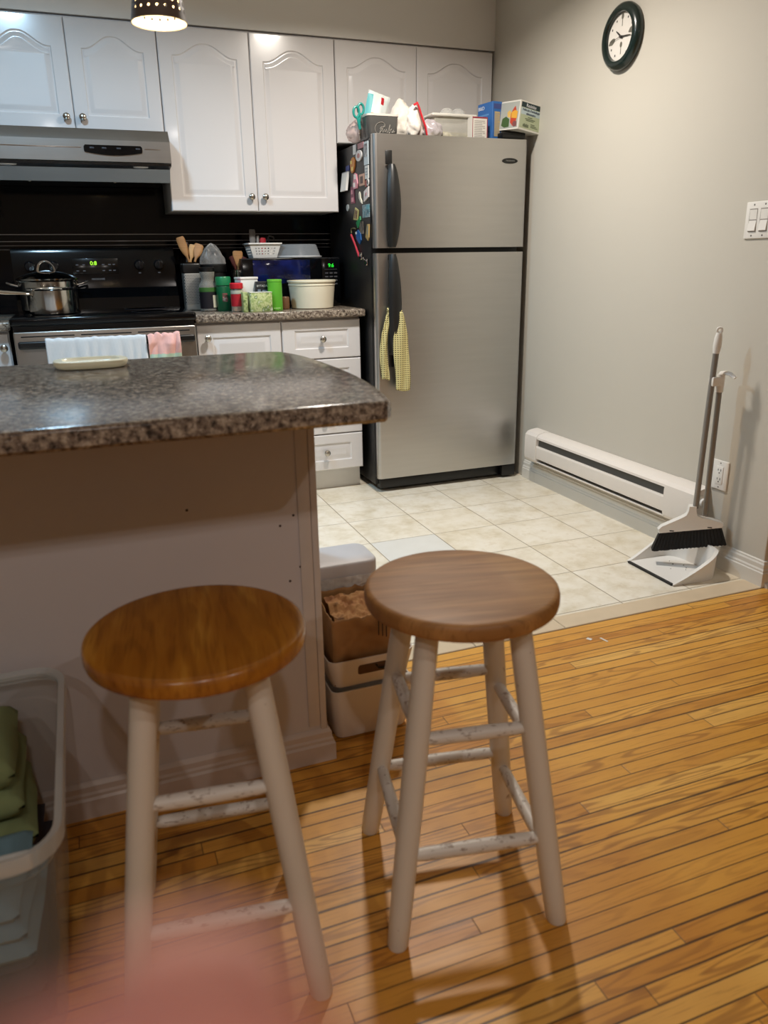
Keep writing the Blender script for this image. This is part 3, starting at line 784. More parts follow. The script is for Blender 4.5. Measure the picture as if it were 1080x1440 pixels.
    mb = MB(); mb.mi = 0
    for (a, b2, c2, d2) in ((-1.338, -1.166, -.280, -.272), (-1.338, -1.166, -.128, -.120), (-1.338, -1.329, -.2715, -.1285), (-1.175, -1.166, -.2715, -.1285)): mb.bx(a, b2, c2, d2, 1.2245, 1.2315, .002)
    mb.build('rim', PLASW, t)
    g = 'things in the white basket'
    G1 = M('grey_plastic_matte', '#6d6a67', .5)
    for nm, lb, p0, p1, w, mt in (('kitchen_peeler', 'grey flat utensil standing at the left end of the white basket', (-1.30, -.2, 1.165), (-1.297, -.19, 1.298), .032, G1),
                              ('small_whisk', 'slim grey utensil beside the tallest one in the white basket', (-1.275, -.2, 1.165), (-1.270, -.19, 1.268), .016, M('steel_dull', '#8f8c88', .4, metal=.6)),
                              ('red_peeler', 'red handled tool in the middle of the white basket', (-1.25, -.2, 1.165), (-1.244, -.19, 1.258), .030, M('red_plastic', '#a3202c', .35))):
        spat(nm, lb, p0, p1, w, .2, mt)['group'] = g
    mb = MB()
    mb.tube([(-1.232, -.2, 1.165), (-1.228, -.19, 1.24), (-1.210, -.19, 1.268), (-1.188, -.19, 1.262), (-1.184, -.19, 1.246)], .004, 8)
    mb.tube([(-1.225, -.21, 1.165), (-1.215, -.2, 1.25), (-1.222, -.2, 1.262)], .004, 8)
    tag(mb.build('wire_scissors', BLACK, None, origin=(-1.22, -.2, 1.165)), 'thin dark wire tool at the right end of the white basket', 'utensil', g)
    # clear dome lid on the microwave
    t = thing('cake_dome', 'clear plastic food cover lying on the microwave', 'food cover', (-1.066, -.19, 1.1585))
    DF = film('dome_film', '#aeb4ba', .26, .1, 40)
    mb = MB(); c = (-1.066, -.19, 1.1585)
    mb.lathe([(.124, .003), (.121, .008), (.118, .012), (.101, .060), (.096, .065), (.002, .067)], c, 48, cap0=False); mb.build('cover', DF, t, solid=.0015)
    mb = MB(); mb.lathe([(.117, .001), (.127, .002), (.1275, .008), (.119, .010)], c, 48, cap0=False, cap1=False); mb.build('rim', film('dome_rim', '#d8dadc', .7, .1), t)
counter_things()

# ------------------------------------------------------------------ refrigerator
FX0, FX1, FY, FT = -.847, -.047, -.765, 1.680
def fridge():
    t = thing('refrigerator', 'stainless steel top-freezer refrigerator with black sides in the corner', 'refrigerator', (-.447, -.4, 0))
    SIDE = M('fridge_black_side', '#121213', .45, var=.1, scale=300, bump=.15, bscale=900)
    mb = MB(); mb.bx(FX0+.004, FX1-.004, -.70, -.06, .03, 1.668, .006); mb.build('body', SIDE, t)
    mb = MB(); mb.bx(FX0+.02, FX1-.02, -.73, -.68, .012, .066, .006); gr = mb.build('kick_grille', BLACK, t)
    for x in (FX0+.05, FX1-.05): 
        for y in (-.66, -.12): mb = MB(); mb.lathe([(.02, 0), (.02, .03)], (x, y, 0), 14); mb.build('foot', BLACK, t)
    def door(name, z0, z1):
        mb = MB()
        r = .020; pts = [(FX0, -.7385)]
        for i in range(9):
            a = PI+i/8*PI/2; pts.append((FX0+r+r*math.cos(a), FY+r+r*math.sin(a)))
        for i in range(9):
            a = 1.5*PI+i/8*PI/2; pts.append((FX1-r+r*math.cos(a), FY+r+r*math.sin(a)))
        pts.append((FX1, -.7385))
        mb.prism(pts, lambda u, v, h: Vector((u, v, h)), z0, z1)
        d = mb.build(name, STEEL, t, smooth=30)
        mb = MB(); mb.bx(FX0+.002, FX1-.002, -.738, -.712, z0+.003, z1-.003, .004); mb.build('door_liner', BLACK, d)
        mb = MB(); mb.bx(FX0+.01, FX1-.01, -.7118, -.7005, z0+.012, z1-.012); mb.build('gasket', M('gasket_grey', '#3a3a3a', .6), d)
        return d
    fd = door('freezer_door', 1.193, FT)
    rd = door('fresh_food_door', .074, 1.170)
    HB = M('handle_black', '#131313', .42, var=.1)
    def handle(z0, z1, narrow_top):
        """bowed black handle: half-width and stand-off vary along its length"""
        mb = MB(); n = 26; rs = []
        for i in range(n):
            u = i/(n-1); z = z0+(z1-z0)*u
            k = math.sin(PI*min(1, max(0, u)))**.7
            w = .016+.017*k; out = .020+.028*k
            cx = -.766
            ring = []
            for a in range(16):
                q = 2*PI*a/16; ring.append(Vector((cx+w*math.cos(q)*(1-.15*(math.sin(q) < 0)), FY-out+.016*math.sin(q), z)))
            rs.append(ring)
        mb.rings(rs); return mb
    h1 = handle(1.196, 1.552, True).build('handle', HB, fd)
    for q in ((-.783, -.751, FY-.014, FY+.006, 1.196, 1.226, .006), (-.781, -.751, FY-.014, FY+.006, 1.53, 1.55, .004), (-.789, -.757, FY-.006, FY+.004, 1.552, 1.612, .003)):
        mb = MB(); mb.bx(*q); mb.build('handle_mount', HB, fd)
    mb = MB(); mb.bx(-.790, -.756, FY-.008, FY, 1.546, 1.551, .001); mb.build('handle_clip', CHROME, fd)
    handle(.70, 1.166, False).build('handle', HB, rd)
    for q in ((-.783, -.751, FY-.014, FY+.006, 1.136, 1.166, .006), (-.781, -.751, FY-.014, FY+.006, .70, .72, .004), (-.783, -.751, FY-.006, FY+.004, .64, .70, .003)):
        mb = MB(); mb.bx(*q); mb.build('handle_mount', HB, rd)
    mb = MB(); mt = Matrix.Translation((-.146, FY, 1.584)) @ Matrix.Rotation(PI/2, 4, 'X')
    mb.lathe([(.042, -.001), (.042, .003), (.039, .005)], seg=36, sy=.30, mt=mt); bd = mb.build('badge', M('badge_dark', '#2a2a28', .3, metal=.5), fd)
    text_obj('lettering', 'FRIGIDAIRE', .0095, M('badge_silver', '#8d8c88', .3, metal=.6), FRONT(-.146, FY-.0053, 1.584), bd)
    mb = MB(); mb.bx(FX1-.10, FX1-.02, -.74, -.64, 1.6685, 1.684, .004); mb.build('hinge_cover', BLACK, t)
    mb = MB(); mb.bx(FX1-.085, FX1-.005, FY+.004, -.72, .012, .07, .004); mb.build('lower_hinge', BLACK, t)
fridge()

def knit_cloth():
    m, n, b = new_mat('yellow_knit')
    s = n.xyz(n.coord()); P = .0105
    fu = n.math('ABSOLUTE', n.math('SUBTRACT', n.math('FRACT', n.math('DIVIDE', s[0], P)), .5))
    rw = n.math('FLOOR', n.math('DIVIDE', s[2], P*.95))
    fv = n.math('ABSOLUTE', n.math('SUBTRACT', n.math('FRACT', n.math('DIVIDE', s[2], P*.95)), .5))
    h = n.math('MULTIPLY', n.math('SUBTRACT', 1.0, n.smooth(fu, .20, .32)), n.math('SUBTRACT', 1.0, n.smooth(fv, .16, .28)))
    n.l.new(n.mix(h, lin('#cdc289'), lin('#544a2a')), b.inputs['Base Color']); b.inputs['Roughness'].default_value = .9
    n.l.new(n.bump(n.math('SUBTRACT', 1.0, h), .6, .003), b.inputs['Normal'])
    t = thing('knitted_dishcloth', 'pale yellow knitted dishcloth tied through the lower refrigerator handle', 'dishcloth', (-.766, -.815, .88))
    def tail(xt0, xt1, xb0, xb1, zt, zb, bow, ph, y0):
        mb = MB()
        def f(u, v):
            k = v**.8
            xa = xt0+(xb0-xt0)*min(1, v*3.2)**.6*1.0 + .006*math.sin(v*7+ph); xb = xt1+(xb1-xt1)*min(1, v*3.2)**.6 + .005*math.sin(v*6+ph+1)
            x = xa+(xb-xa)*u
            y = y0 - .010*math.sin(u*PI)*(1-.4*v) - .004*math.sin(u*9+v*5+ph)
            return Vector((x, y, zt+(zb-zt)*v + .004*math.sin(u*5+ph)*v))
        mb.sheet(14, 40, f); return mb
    tail(-.795, -.782, -.835, -.797, .905, .585, 0, .3, -.792).build('cloth_end', m, t, smooth=70, solid=.006)
    tail(-.752, -.740, -.775, -.700, .905, .530, 0, 1.7, -.818).build('cloth_end', m, t, smooth=70, solid=.006)
    mb = MB(); mb.tube([(-.795, -.792, .90), (-.798, -.80, .912), (-.790, -.785, .918), (-.766, -.776, .92), (-.742, -.785, .918), (-.738, -.81, .908), (-.746, -.818, .895)], [.008]*7, 8); mb.build('cloth_loop', m, t)
knit_cloth()

# ------------------------------------------------------------------ magnets on the fridge's black side
def magnets():
    X = FX0+.004
    def slab(name, label, cat, y0, y1, z0, z1, mats, poly=None, th=.004, two=None, lean=0):
        """thin plate on the side; poly in unit square (u along -y towards the front, v up)"""
        y0, y1 = max(y0, y1), min(y0, y1)
        poly = poly or [(0, 0), (1, 0), (1, 1), (0, 1)]
        mb = MB(); mb.prism(poly, lambda u, v, h: Vector((X-h-lean*(1-v), y0+(y1-y0)*u, z0+(z1-z0)*v)), .0003, th)
        if two:
            mb.mi = 1
            for pq in two: mb.prism(pq, lambda u, v, h: Vector((X-h-lean*(1-v), y0+(y1-y0)*u, z0+(z1-z0)*v)), th-.0005, th+.0012)
        o = mb.build(name, mats, None, origin=(X, (y0+y1)/2, (z0+z1)/2), smooth=0)
        return tag(o, label, cat, 'magnets and papers on the refrigerator side')
    circ = [(.5+.5*math.cos(2*PI*i/24), .5+.5*math.sin(2*PI*i/24)) for i in range(24)]
    def R(a, b, c, d): return [(a, c), (b, c), (b, d), (a, d)]
    W = M('paper_white', '#d9d8d4', .6); PB = M('paper_blue_white', '#c4cfd4', .6); PK = M('magnet_pink', '#d08a96', .5); K = M('magnet_black', '#1c1a1a', .5)
    slab('photo_magnet', 'pale blue photo card, topmost near the refrigerator door', 'magnet', -.640, -.697, 1.560, 1.658, [PB, mat_blotch('photo_tones', ['#3a3a3e', '#8c8f94', '#c9c6c0'], 40)], two=[R(.15, .8, .35, .9)])
    slab('paper_card', 'white printed card under the pale blue photo card', 'card', -.648, -.697, 1.500, 1.556, [W, M('ink_grey', '#7d8288', .6)], two=[R(.2, .85, .75, .8), R(.2, .7, .5, .55), R(.2, .8, .3, .34)])
    slab('round_magnet', 'round white magnet near the top of the refrigerator side', 'magnet', -.532, -.615, 1.585, 1.633, [M('enamel_white', '#c9c7c6', .35), M('ink_rose', '#a8746f', .5)], circ, .007, two=[[(.5+.22*math.cos(a*PI/6), .5+.22*math.sin(a*PI/6)) for a in range(12)]])
    slab('pink_magnet', 'small pink magnet above the round white magnet', 'magnet', -.556, -.632, 1.638, 1.662, [M('magnet_mauve', '#a57378', .5)])
    slab('fruit_magnet', 'orange and yellow figure magnet left of the round white one', 'magnet', -.448, -.518, 1.543, 1.612, [M('magnet_orange', '#c07a35', .5), M('magnet_yellow', '#d8c26a', .5)], [(.3, 0), (.6, .05), (.9, .4), (1, .8), (.7, 1), (.3, .95), (0, .6), (.1, .2)], .007, two=[R(.3, .6, .15, .4), R(.1, .4, .6, .8)])
    slab('paper_note', 'narrow white note at the top back of the refrigerator side', 'note', -.487, -.527, 1.622, 1.664, [W])
    slab('notepad', 'white notepad hanging at the back of the refrigerator side', 'notepad', -.335, -.418, 1.470, 1.557, [W, M('pad_edge', '#9fa0a6', .6)], th=.012, two=[R(0, 1, .96, 1)], lean=.012)
    slab('blue_magnet', 'small dark blue magnet above the white notepad', 'magnet', -.374, -.424, 1.561, 1.584, [M('magnet_navy', '#2c3c78', .45)])
    slab('doll_magnet', 'pink and white doll shaped magnet in the middle of the refrigerator side', 'magnet', -.475, -.553, 1.470, 1.540, [PK, W], [(.2, 0), (.8, 0), (.95, .3), (.8, .6), (.75, .9), (.5, 1), (.25, .9), (.2, .6), (.05, .3)], .007, two=[R(.35, .7, .6, .9), R(.2, .5, .1, .4)])
    slab('photo_magnet', 'tan framed photo magnet beside the pink doll magnet', 'magnet', -.566, -.638, 1.476, 1.527, [M('frame_tan', '#c79a83', .5), M('photo_dark', '#4a3436', .5)], two=[R(.25, .75, .2, .8)])
    slab('heart_magnet', 'small red magnet under the printed card', 'magnet', -.650, -.672, 1.467, 1.494, [M('magnet_red', '#9c2a2c', .4)])
    slab('ring_magnet', 'small white ring magnet beside the red one', 'magnet', -.675, -.698, 1.468, 1.500, [M('enamel_white', '#c9c7c6'), K], circ, .006, two=[[(.5+.28*math.cos(a*PI/6), .5+.28*math.sin(a*PI/6)) for a in range(12)]])
    slab('tile_magnet', 'tilted white tile magnet with pink drawing', 'magnet', -.630, -.698, 1.402, 1.466, [M('tile_cream', '#dcd2d0', .4), M('ink_pink', '#b98a90', .5)], [(0, 0), (.95, .28), (1, 1), (.05, .72)], .006, two=[[(.35, .35), (.65, .45), (.65, .65), (.35, .55)]])
    slab('strip_magnet', 'dark pink strip magnet under the notepad height', 'magnet', -.437, -.490, 1.407, 1.484, [M('magnet_plum', '#7c3a50', .5), PK], two=[R(.2, .8, .1, .35), R(.2, .6, .55, .8)])
    slab('leaf_magnet', 'white crescent magnet below the pink doll magnet', 'magnet', -.552, -.612, 1.396, 1.453, [M('bone_white', '#d2cfbd', .5)], [(.9, 0), (.5, .15), (.15, .5), (.1, .85), (.3, 1), (.45, .8), (.5, .5), (.75, .25)], .006)
    slab('oval_magnet', 'tiny pale oval magnet at the back of the refrigerator side', 'magnet', -.366, -.402, 1.377, 1.408, [M('enamel_grey', '#a9b0b0', .4)], circ, .005)
    slab('photo_magnet', 'teal and grey photo magnet below the tilted tile', 'magnet', -.604, -.697, 1.333, 1.390, [mat_blotch('photo_teal', ['#3f4a52', '#4f8590', '#9fb0b4', '#2c3034'], 60), M('ink_teal', '#5fa0ac', .5)], two=[R(.6, 1, .6, .95)])
    slab('photo_magnet', 'yellow bordered photo magnet tilted low on the refrigerator side', 'magnet', -.462, -.548, 1.326, 1.386, [M('frame_yellow', '#c6bd7c', .5), mat_blotch('photo_brown', ['#3f3226', '#8a6a48', '#b8a58a'], 70)], [(.1, .1), (.8, 0), (1, .75), (.45, 1)], .005, two=[[(.25, .2), (.75, .12), (.85, .7), (.45, .85)]])
    slab('green_magnet', 'green pointed magnet beneath the yellow bordered photo', 'magnet', -.512, -.575, 1.290, 1.343, [M('magnet_green', '#2e8a55', .4)], [(.3, 0), (.7, .2), (1, .7), (.9, 1), (.4, .7), (0, .5)], .006)
    slab('souvenir_magnet', 'tan and black souvenir magnet nearest the door, low down', 'magnet', -.630, -.694, 1.228, 1.302, [M('magnet_sand', '#b89a62', .5), M('photo_grey', '#84887e', .5)], [(.2, .25), (.7, 0), (.9, .2), (1, 1), (.6, 1)], .006, two=[[(.5, .4), (.75, .35), (.85, .9), (.65, .9)]])
    slab('grey_magnet', 'dull grey magnet between the green and the tan ones', 'magnet', -.552, -.606, 1.262, 1.318, [mat_blotch('photo_dull', ['#35322f', '#6d655d', '#877c70'], 60)])
    slab('blue_magnet', 'bright blue shield magnet above the red bottle opener', 'magnet', -.496, -.580, 1.215, 1.282, [M('magnet_blue', '#2a5f9c', .4), W], [(.75, 0), (1, .3), (.9, .75), (.5, 1), (.1, .85), (.2, .4)], .007, two=[R(.1, .28, .72, .88)])
    mb = MB(); mb.tube([(X-.010, -.448, 1.262), (X-.010, -.505, 1.212), (X-.010, -.560, 1.158)], [.006, .005, .006], 8)
    t = thing('bottle_opener', 'thin red bottle opener hanging lowest on the refrigerator side', 'bottle opener', (X, -.505, 1.21), 0, 'magnets and papers on the refrigerator side')
    mb.build('handle', M('opener_red', '#a83240', .35), t)
    mb = MB(); mb.tube([(X-.008, -.448, 1.27), (X-.008, -.445, 1.29), (X-.006, -.475, 1.292), (X-.004, -.50, 1.288)], .0035, 8); mb.build('hook', M('brass_dull', '#6d6a4a', .4, metal=.6), t)
    mb = MB(); mb.box((X-.008, -.578, 1.160), (.012, .034, .034), .005); mb.box((X-.008, -.61, 1.148), (.006, .02, .016), .003); mb.box((X-.008, -.655, 1.132), (.006, .03, .03), .006); mb.tube([(X-.008, -.59, 1.152), (X-.008, -.65, 1.136)], .003, 8); mb.build('key_ring', CHROME, t)
magnets()

# ------------------------------------------------------------------ on top of the fridge
TZ = 1.6685
def fridge_top():
    t = thing('metal_planter', 'dark grey tapered tin with script lettering on the refrigerator top', 'tin', (-.768, -.63, TZ))
    GT = M('tin_grey', '#5d5c5a', .32, var=.12, scale=8, metal=.3)
    mb = MB(); c = (-.768, -.63, TZ)
    def sq(w, d, z, r=.02):
        pts = []
        for cx, cy, a0 in ((w-r, d-r, 0), (-w+r, d-r, PI/2), (-w+r, -d+r, PI), (w-r, -d+r, 1.5*PI)):
            for i in range(6): a = a0+i/5*PI/2; pts.append(Vector((c[0]+cx+r*math.cos(a), c[1]+cy+r*math.sin(a), TZ+z)))
        return pts
    mb.rings([sq(.068, .058, 0), sq(.071, .060, .004), sq(.077, .066, .094), sq(.073, .062, .094), sq(.066, .056, .01)]); mb.build('tin', GT, t, smooth=40)
    mb = MB(); mb.rings([sq(.0785, .0675, .0945), sq(.0785, .0675, .103), sq(.073, .062, .103), sq(.073, .062, .0945)], False, False); mb.build('rim', M('tin_rim', '#cfc9c0', .3), t)
    def stroke(pts):
        P = [Vector((-.768+x, -.6925-z*.065*1.0, TZ+z)) for x, z in pts]; out = []
        for i in range(len(P)-1):
            a, b, c2, d2 = P[max(i-1, 0)], P[i], P[i+1], P[min(i+2, len(P)-1)]
            for k in range(5):
                q = k/5; out.append(.5*((2*b)+(c2-a)*q+(2*a-5*b+4*c2-d2)*q*q+(3*b-a-3*c2+d2)*q**3))
        return out+[P[-1]]
    mb = MB()
    for st in ([(-.018, .040), (-.010, .048), (.004, .050), (.006, .060), (-.008, .068), (-.030, .062), (-.042, .044), (-.036, .026), (-.022, .022), (-.008, .036), (.004, .058)],
               [(-.022, .016), (-.010, .044), (-.004, .026), (.004, .038), (.008, .027), (.014, .040), (.016, .028), (.020, .028), (.032, .060), (.026, .026), (.032, .028)],
               [(.032, .036), (.040, .042), (.034, .034), (.042, .027), (.050, .038), (.046, .028), (.056, .032)]):
        mb.tube(stroke(st), .0009, 6)
    mb.build('lettering', M('print_warm_grey', '#9d968c', .4), t)
    # snack pouch standing behind the tin
    def pouch(name, label, cx, cy, z0, w, h, d, mats, lean, rz, two=None, cat='bag'):
        mb = MB(); nu, nv = 15, 15
        for side in (1, -1):
            def f(u, v):
                k = math.sin(PI*u)**.6*math.sin(PI*min(1, v*1.02))**.5 if 0 < u < 1 and 0 < v < 1 else 0
                y = side*d/2*k + .004*mnoise.noise(Vector((u*6, v*6, side*3+cx*10)))
                return Vector((w*(u-.5), y, h*v))
            mb.sheet(nu, nv, f)
        bmesh.ops.remove_doubles(mb.b, verts=mb.b.verts[:], dist=.0006)
        if two:
            for fc in mb.b.faces:
                q = fc.calc_center_median(); u = q.x/w+.5; v = q.z/h
                for (a, b2, c2, d2, mi) in two:
                    if a < u < b2 and c2 < v < d2: fc.material_index = mi
        mt = Matrix.Translation((cx, cy, z0)) @ Matrix.Rotation(rz, 4, 'Z') @ Matrix.Rotation(lean, 4, 'Y')
        mb.b.transform(mt)
        return tag(mb.build(name, mats, None, origin=(cx, cy, z0), smooth=60), label, cat)
    pouch('snack_pouch', 'white and pale blue snack pouch standing behind the grey tin', -.775, -.53, TZ, .115, .225, .05,
          [mat_blotch('pouch_print', ['#e6e4dc', '#d8e2e2', '#ece8de'], 12), M('pouch_red', '#b8222c', .4), M('pouch_orange', '#c98a4a', .5), M('pouch_teal', '#5fb3b8', .5)], .25, .1,
          two=[(0, .22, .35, .9, 3), (.58, .74, .82, .92, 1), (.18, .5, .3, .55, 2)])
    # teal scissors
    t = thing('kitchen_scissors', 'teal handled scissors stuck upright between bag and tin', 'scissors', (-.862, -.62, TZ+.03))
    TL = M('teal_plastic', '#1f8c82', .35)
    mb = MB()
    for s, (x, z) in ((-1, (-.873, 1.785)), (1, (-.848, 1.800))):
        mb.tube([(x+.014*math.cos(a), -.62+s*.004, z+.022*math.sin(a)) for a in [2*PI*i/20 for i in range(21)]], .0055, 10)
        mb.tube([(x+.004*s*-1, -.62+s*.004, z-.022), (-.860, -.62+s*.004, 1.735), (-.856, -.62, 1.715)], [.006, .007, .006], 10)
    mb.build('handles', TL, t)
    mb = MB(); mb.box((-.8545, -.62, 1.695), (.012, .004, .05), .001); mb.build('blades', CHROME, t)
    # plastic bags
    def bag(name, label, c, rx, ry, rz, mat, seed, pk=0, lab=None):
        mb = MB(); 
        bmesh.ops.create_icosphere(mb.b, subdivisions=4, radius=1)
        for v in mb.b.verts:
            p = v.co.copy(); q = p*2.1+Vector((seed, seed*2, 0))
            k = 1+.22*mnoise.noise(q)+.13*abs(mnoise.noise(q*2.7))
            z = p.z*rz*k + (pk*max(0, p.z)**4*(1 if p.x*math.cos(seed) > -.4 else .4))
            v.co = Vector((c[0]+p.x*rx*k, c[1]+p.y*ry*k, max(c[2]-rz*.98, c[2]+z)))
        o = mb.build(name, mat, None, origin=(c[0], c[1], c[2]-rz), smooth=70)
        return tag(o, label, 'bag')
    bag('produce_bag', 'pinkish clear plastic bag hanging over the refrigerator back corner', (-.838, -.535, 1.716), .05, .06, .047, film('bag_pink', '#e3c9c2', .55, .4, 40), 1.3)
    bag('grocery_bag', 'crumpled white plastic bag beside the grey tin', (-.645, -.60, 1.737), .06, .065, .068, film('bag_white', '#efe8dd', .78, .3, 30), 4.2, .045)
    o = bag('drawstring_bag', 'white bag with print and red drawstring behind the refrigerator handle', (-.600, -.66, 1.735), .046, .04, .066, mat_blotch('bag_print', ['#e5ded4', '#d9cfc4', '#e9e3da', '#c9b6ad'], 26), 7.7, .02)
    mb = MB(); pts = [(-.622, -.708, 1.812), (-.604, -.705, 1.822), (-.596, -.705, 1.803), (-.585, -.712, 1.765), (-.568, -.715, 1.722), (-.560, -.716, 1.685)]
    mb.tube(pts, [.006, .010, .012, .012, .0115, .010], 8, flat=.45); mb.build('drawstring', M('ribbon_red', '#cf2430', .5), o)
    bag('produce_bag', 'clear plastic bag of wrapped things beside the food container', (-.520, -.66, 1.716), .055, .05, .047, film('bag_violet', '#d4cbd2', .5, .6, 40), 9.9)
    # clear food container
    t = thing('food_container', 'clear rectangular food container with pale lid on the refrigerator', 'container', (-.402, -.60, TZ))
    c = (-.402, -.60, TZ)
    mb = MB(); mb.bx(c[0]-.106, c[0]+.106, c[1]-.075, c[1]+.075, TZ, TZ+.112, .014, 3); mb.build('tub', film('tub_film', '#d8d5c8', .38, .1), t)
    mb = MB(); mb.bx(c[0]-.117, c[0]+.117, c[1]-.086, c[1]+.086, TZ+.108, TZ+.122, .005, 3); mb.build('lid', film('lid_film', '#e4e1d8', .75, .1), t)
    mb = MB()
    for k in range(9):
        x = c[0]-.09+.18*(k/8); mb.box((x, c[1]-.02+.02*math.sin(k*2), TZ+.03+.012*math.sin(k*3.1)), (.04, .09, .03), .01, 2, Matrix.Rotation(k*.9, 3, 'Z'))
    tag(mb.build('wrapped_snacks', mat_blotch('snack_mix', ['#9a8a55', '#d8d0b0', '#6d675a', '#e0cf7a'], 30), None, origin=(c[0], c[1], TZ+.015)), 'yellowish wrapped snacks inside the clear food container', 'snacks', kind='stuff')
    # glass bowls upside down on the lid
    for i, x in enumerate((-.405, -.345)):
        mb = MB(); mb.lathe([(.034, .0), (.036, .004), (.031, .022), (.018, .034), (.003, .037)], (x, -.60, TZ+.1225), 24)
        tag(mb.build('clear_cup', film('cup_film', '#e6e6e2', .28, .1), None, origin=(x, -.6, TZ+.1225)), ['clear upturned cup on the left of the container lid', 'clear upturned cup on the right of the container lid'][i], 'cup', 'clear cups on the food container')
    # cartons
    def carton(name, label, c, w, d, h, rz, base, edge=None, ry=0):
        t = thing(name, label, 'box', c, rz)
        mb = MB(); mb.bx(-w/2, w/2, -d/2, d/2, 0, h, .0015, 1)
        if edge:
            mb.b.normal_update()
            for fc in mb.b.faces:
                if abs(fc.normal.x) > .9: fc.material_index = 1
        mb.build('carton', base, t, local=True, smooth=0); return t
    WB = M('carton_paper', '#d6d2ca', .55); RB = M('carton_maroon', '#8a2a3a', .5)
    t = carton('small_carton', 'small white carton with maroon border on the refrigerator', (-.288, -.695, TZ), .082, .05, .108, .03, [WB, RB])
    mb = MB()
    for x0, x1, z0, z1 in ((-.041, .041, .101, .1075), (.037, .041, .002, .1), (-.041, -.038, .002, .1)): mb.bx(x0, x1, -.0256, -.025, z0, z1)
    mb.build('border', RB, t, local=True, smooth=0)
    mb = MB()
    for k in range(11):
        z = .088-.0075*k; mb.bx(-.03, .012 if k % 3 else .026, -.0257, -.025, z, z+.003); 
        if k % 3 == 1: mb.bx(.016, .028, -.0257, -.025, z, z+.003)
    mb.build('print', M('ink_fine', '#9b9792', .6), t, local=True, smooth=0)
    BL = M('carton_blue', '#2c66ac', .4, var=.12, scale=14); YL = M('carton_yellow', '#d9b63a', .45)
    t = carton('baking_soda_box', 'blue and yellow box beside the wrap carton', (-.194, -.640, TZ), .120, .055, .182, .0, [BL, YL])
    # its front (blue) turned towards the left: rotate so the yellow end faces the camera
    t.rotation_euler = (0, 0, math.radians(-82))
    text_obj('lettering', 'B&D', .022, M('ink_white', '#e4e6ea', .5), frame((-.030, -.0281, .160), (1, 0, 0), (0, 0, 1)), t, local=True, sx=1.2)
    mb = MB(); mb.bx(-.05, .04, -.0280, -.0275, .03, .05); mb.bx(-.05, .03, -.0280, -.0275, .125, .132); mb.build('print', M('print_sky', '#5f93cc', .5), t, local=True, smooth=0)
    mb = MB(); mb.bx(.0600, .0607, -.021, .023, .150, .172); mb.build('end_label', M('label_indigo', '#3d4a86', .5), t, local=True, smooth=0)
    mb = MB(); mb.bx(.0600, .0605, -.015, .017, .03, .138)
    mb.build('end_panel', M('print_tan', '#b8a47c', .6), t, local=True, smooth=0)
    mb = MB()
    for k in range(14): mb.bx(.0600, .0608, -.016, .017 if k % 4 else .005, .036+.007*k, .039+.007*k)
    mb.build('print', M('ink_fine', '#9b9792'), t, local=True, smooth=0)
    # black flat tray under the wrap carton
    mb = MB(); mb.bx(-.18, -.055, -.748, -.62, 1.6855, 1.712, .004)
    tag(mb.build('black_tray', BLACK, None, origin=(-.12, -.68, 1.6855)), 'flat black box under the tilted wrap carton', 'tray')
fridge_top()

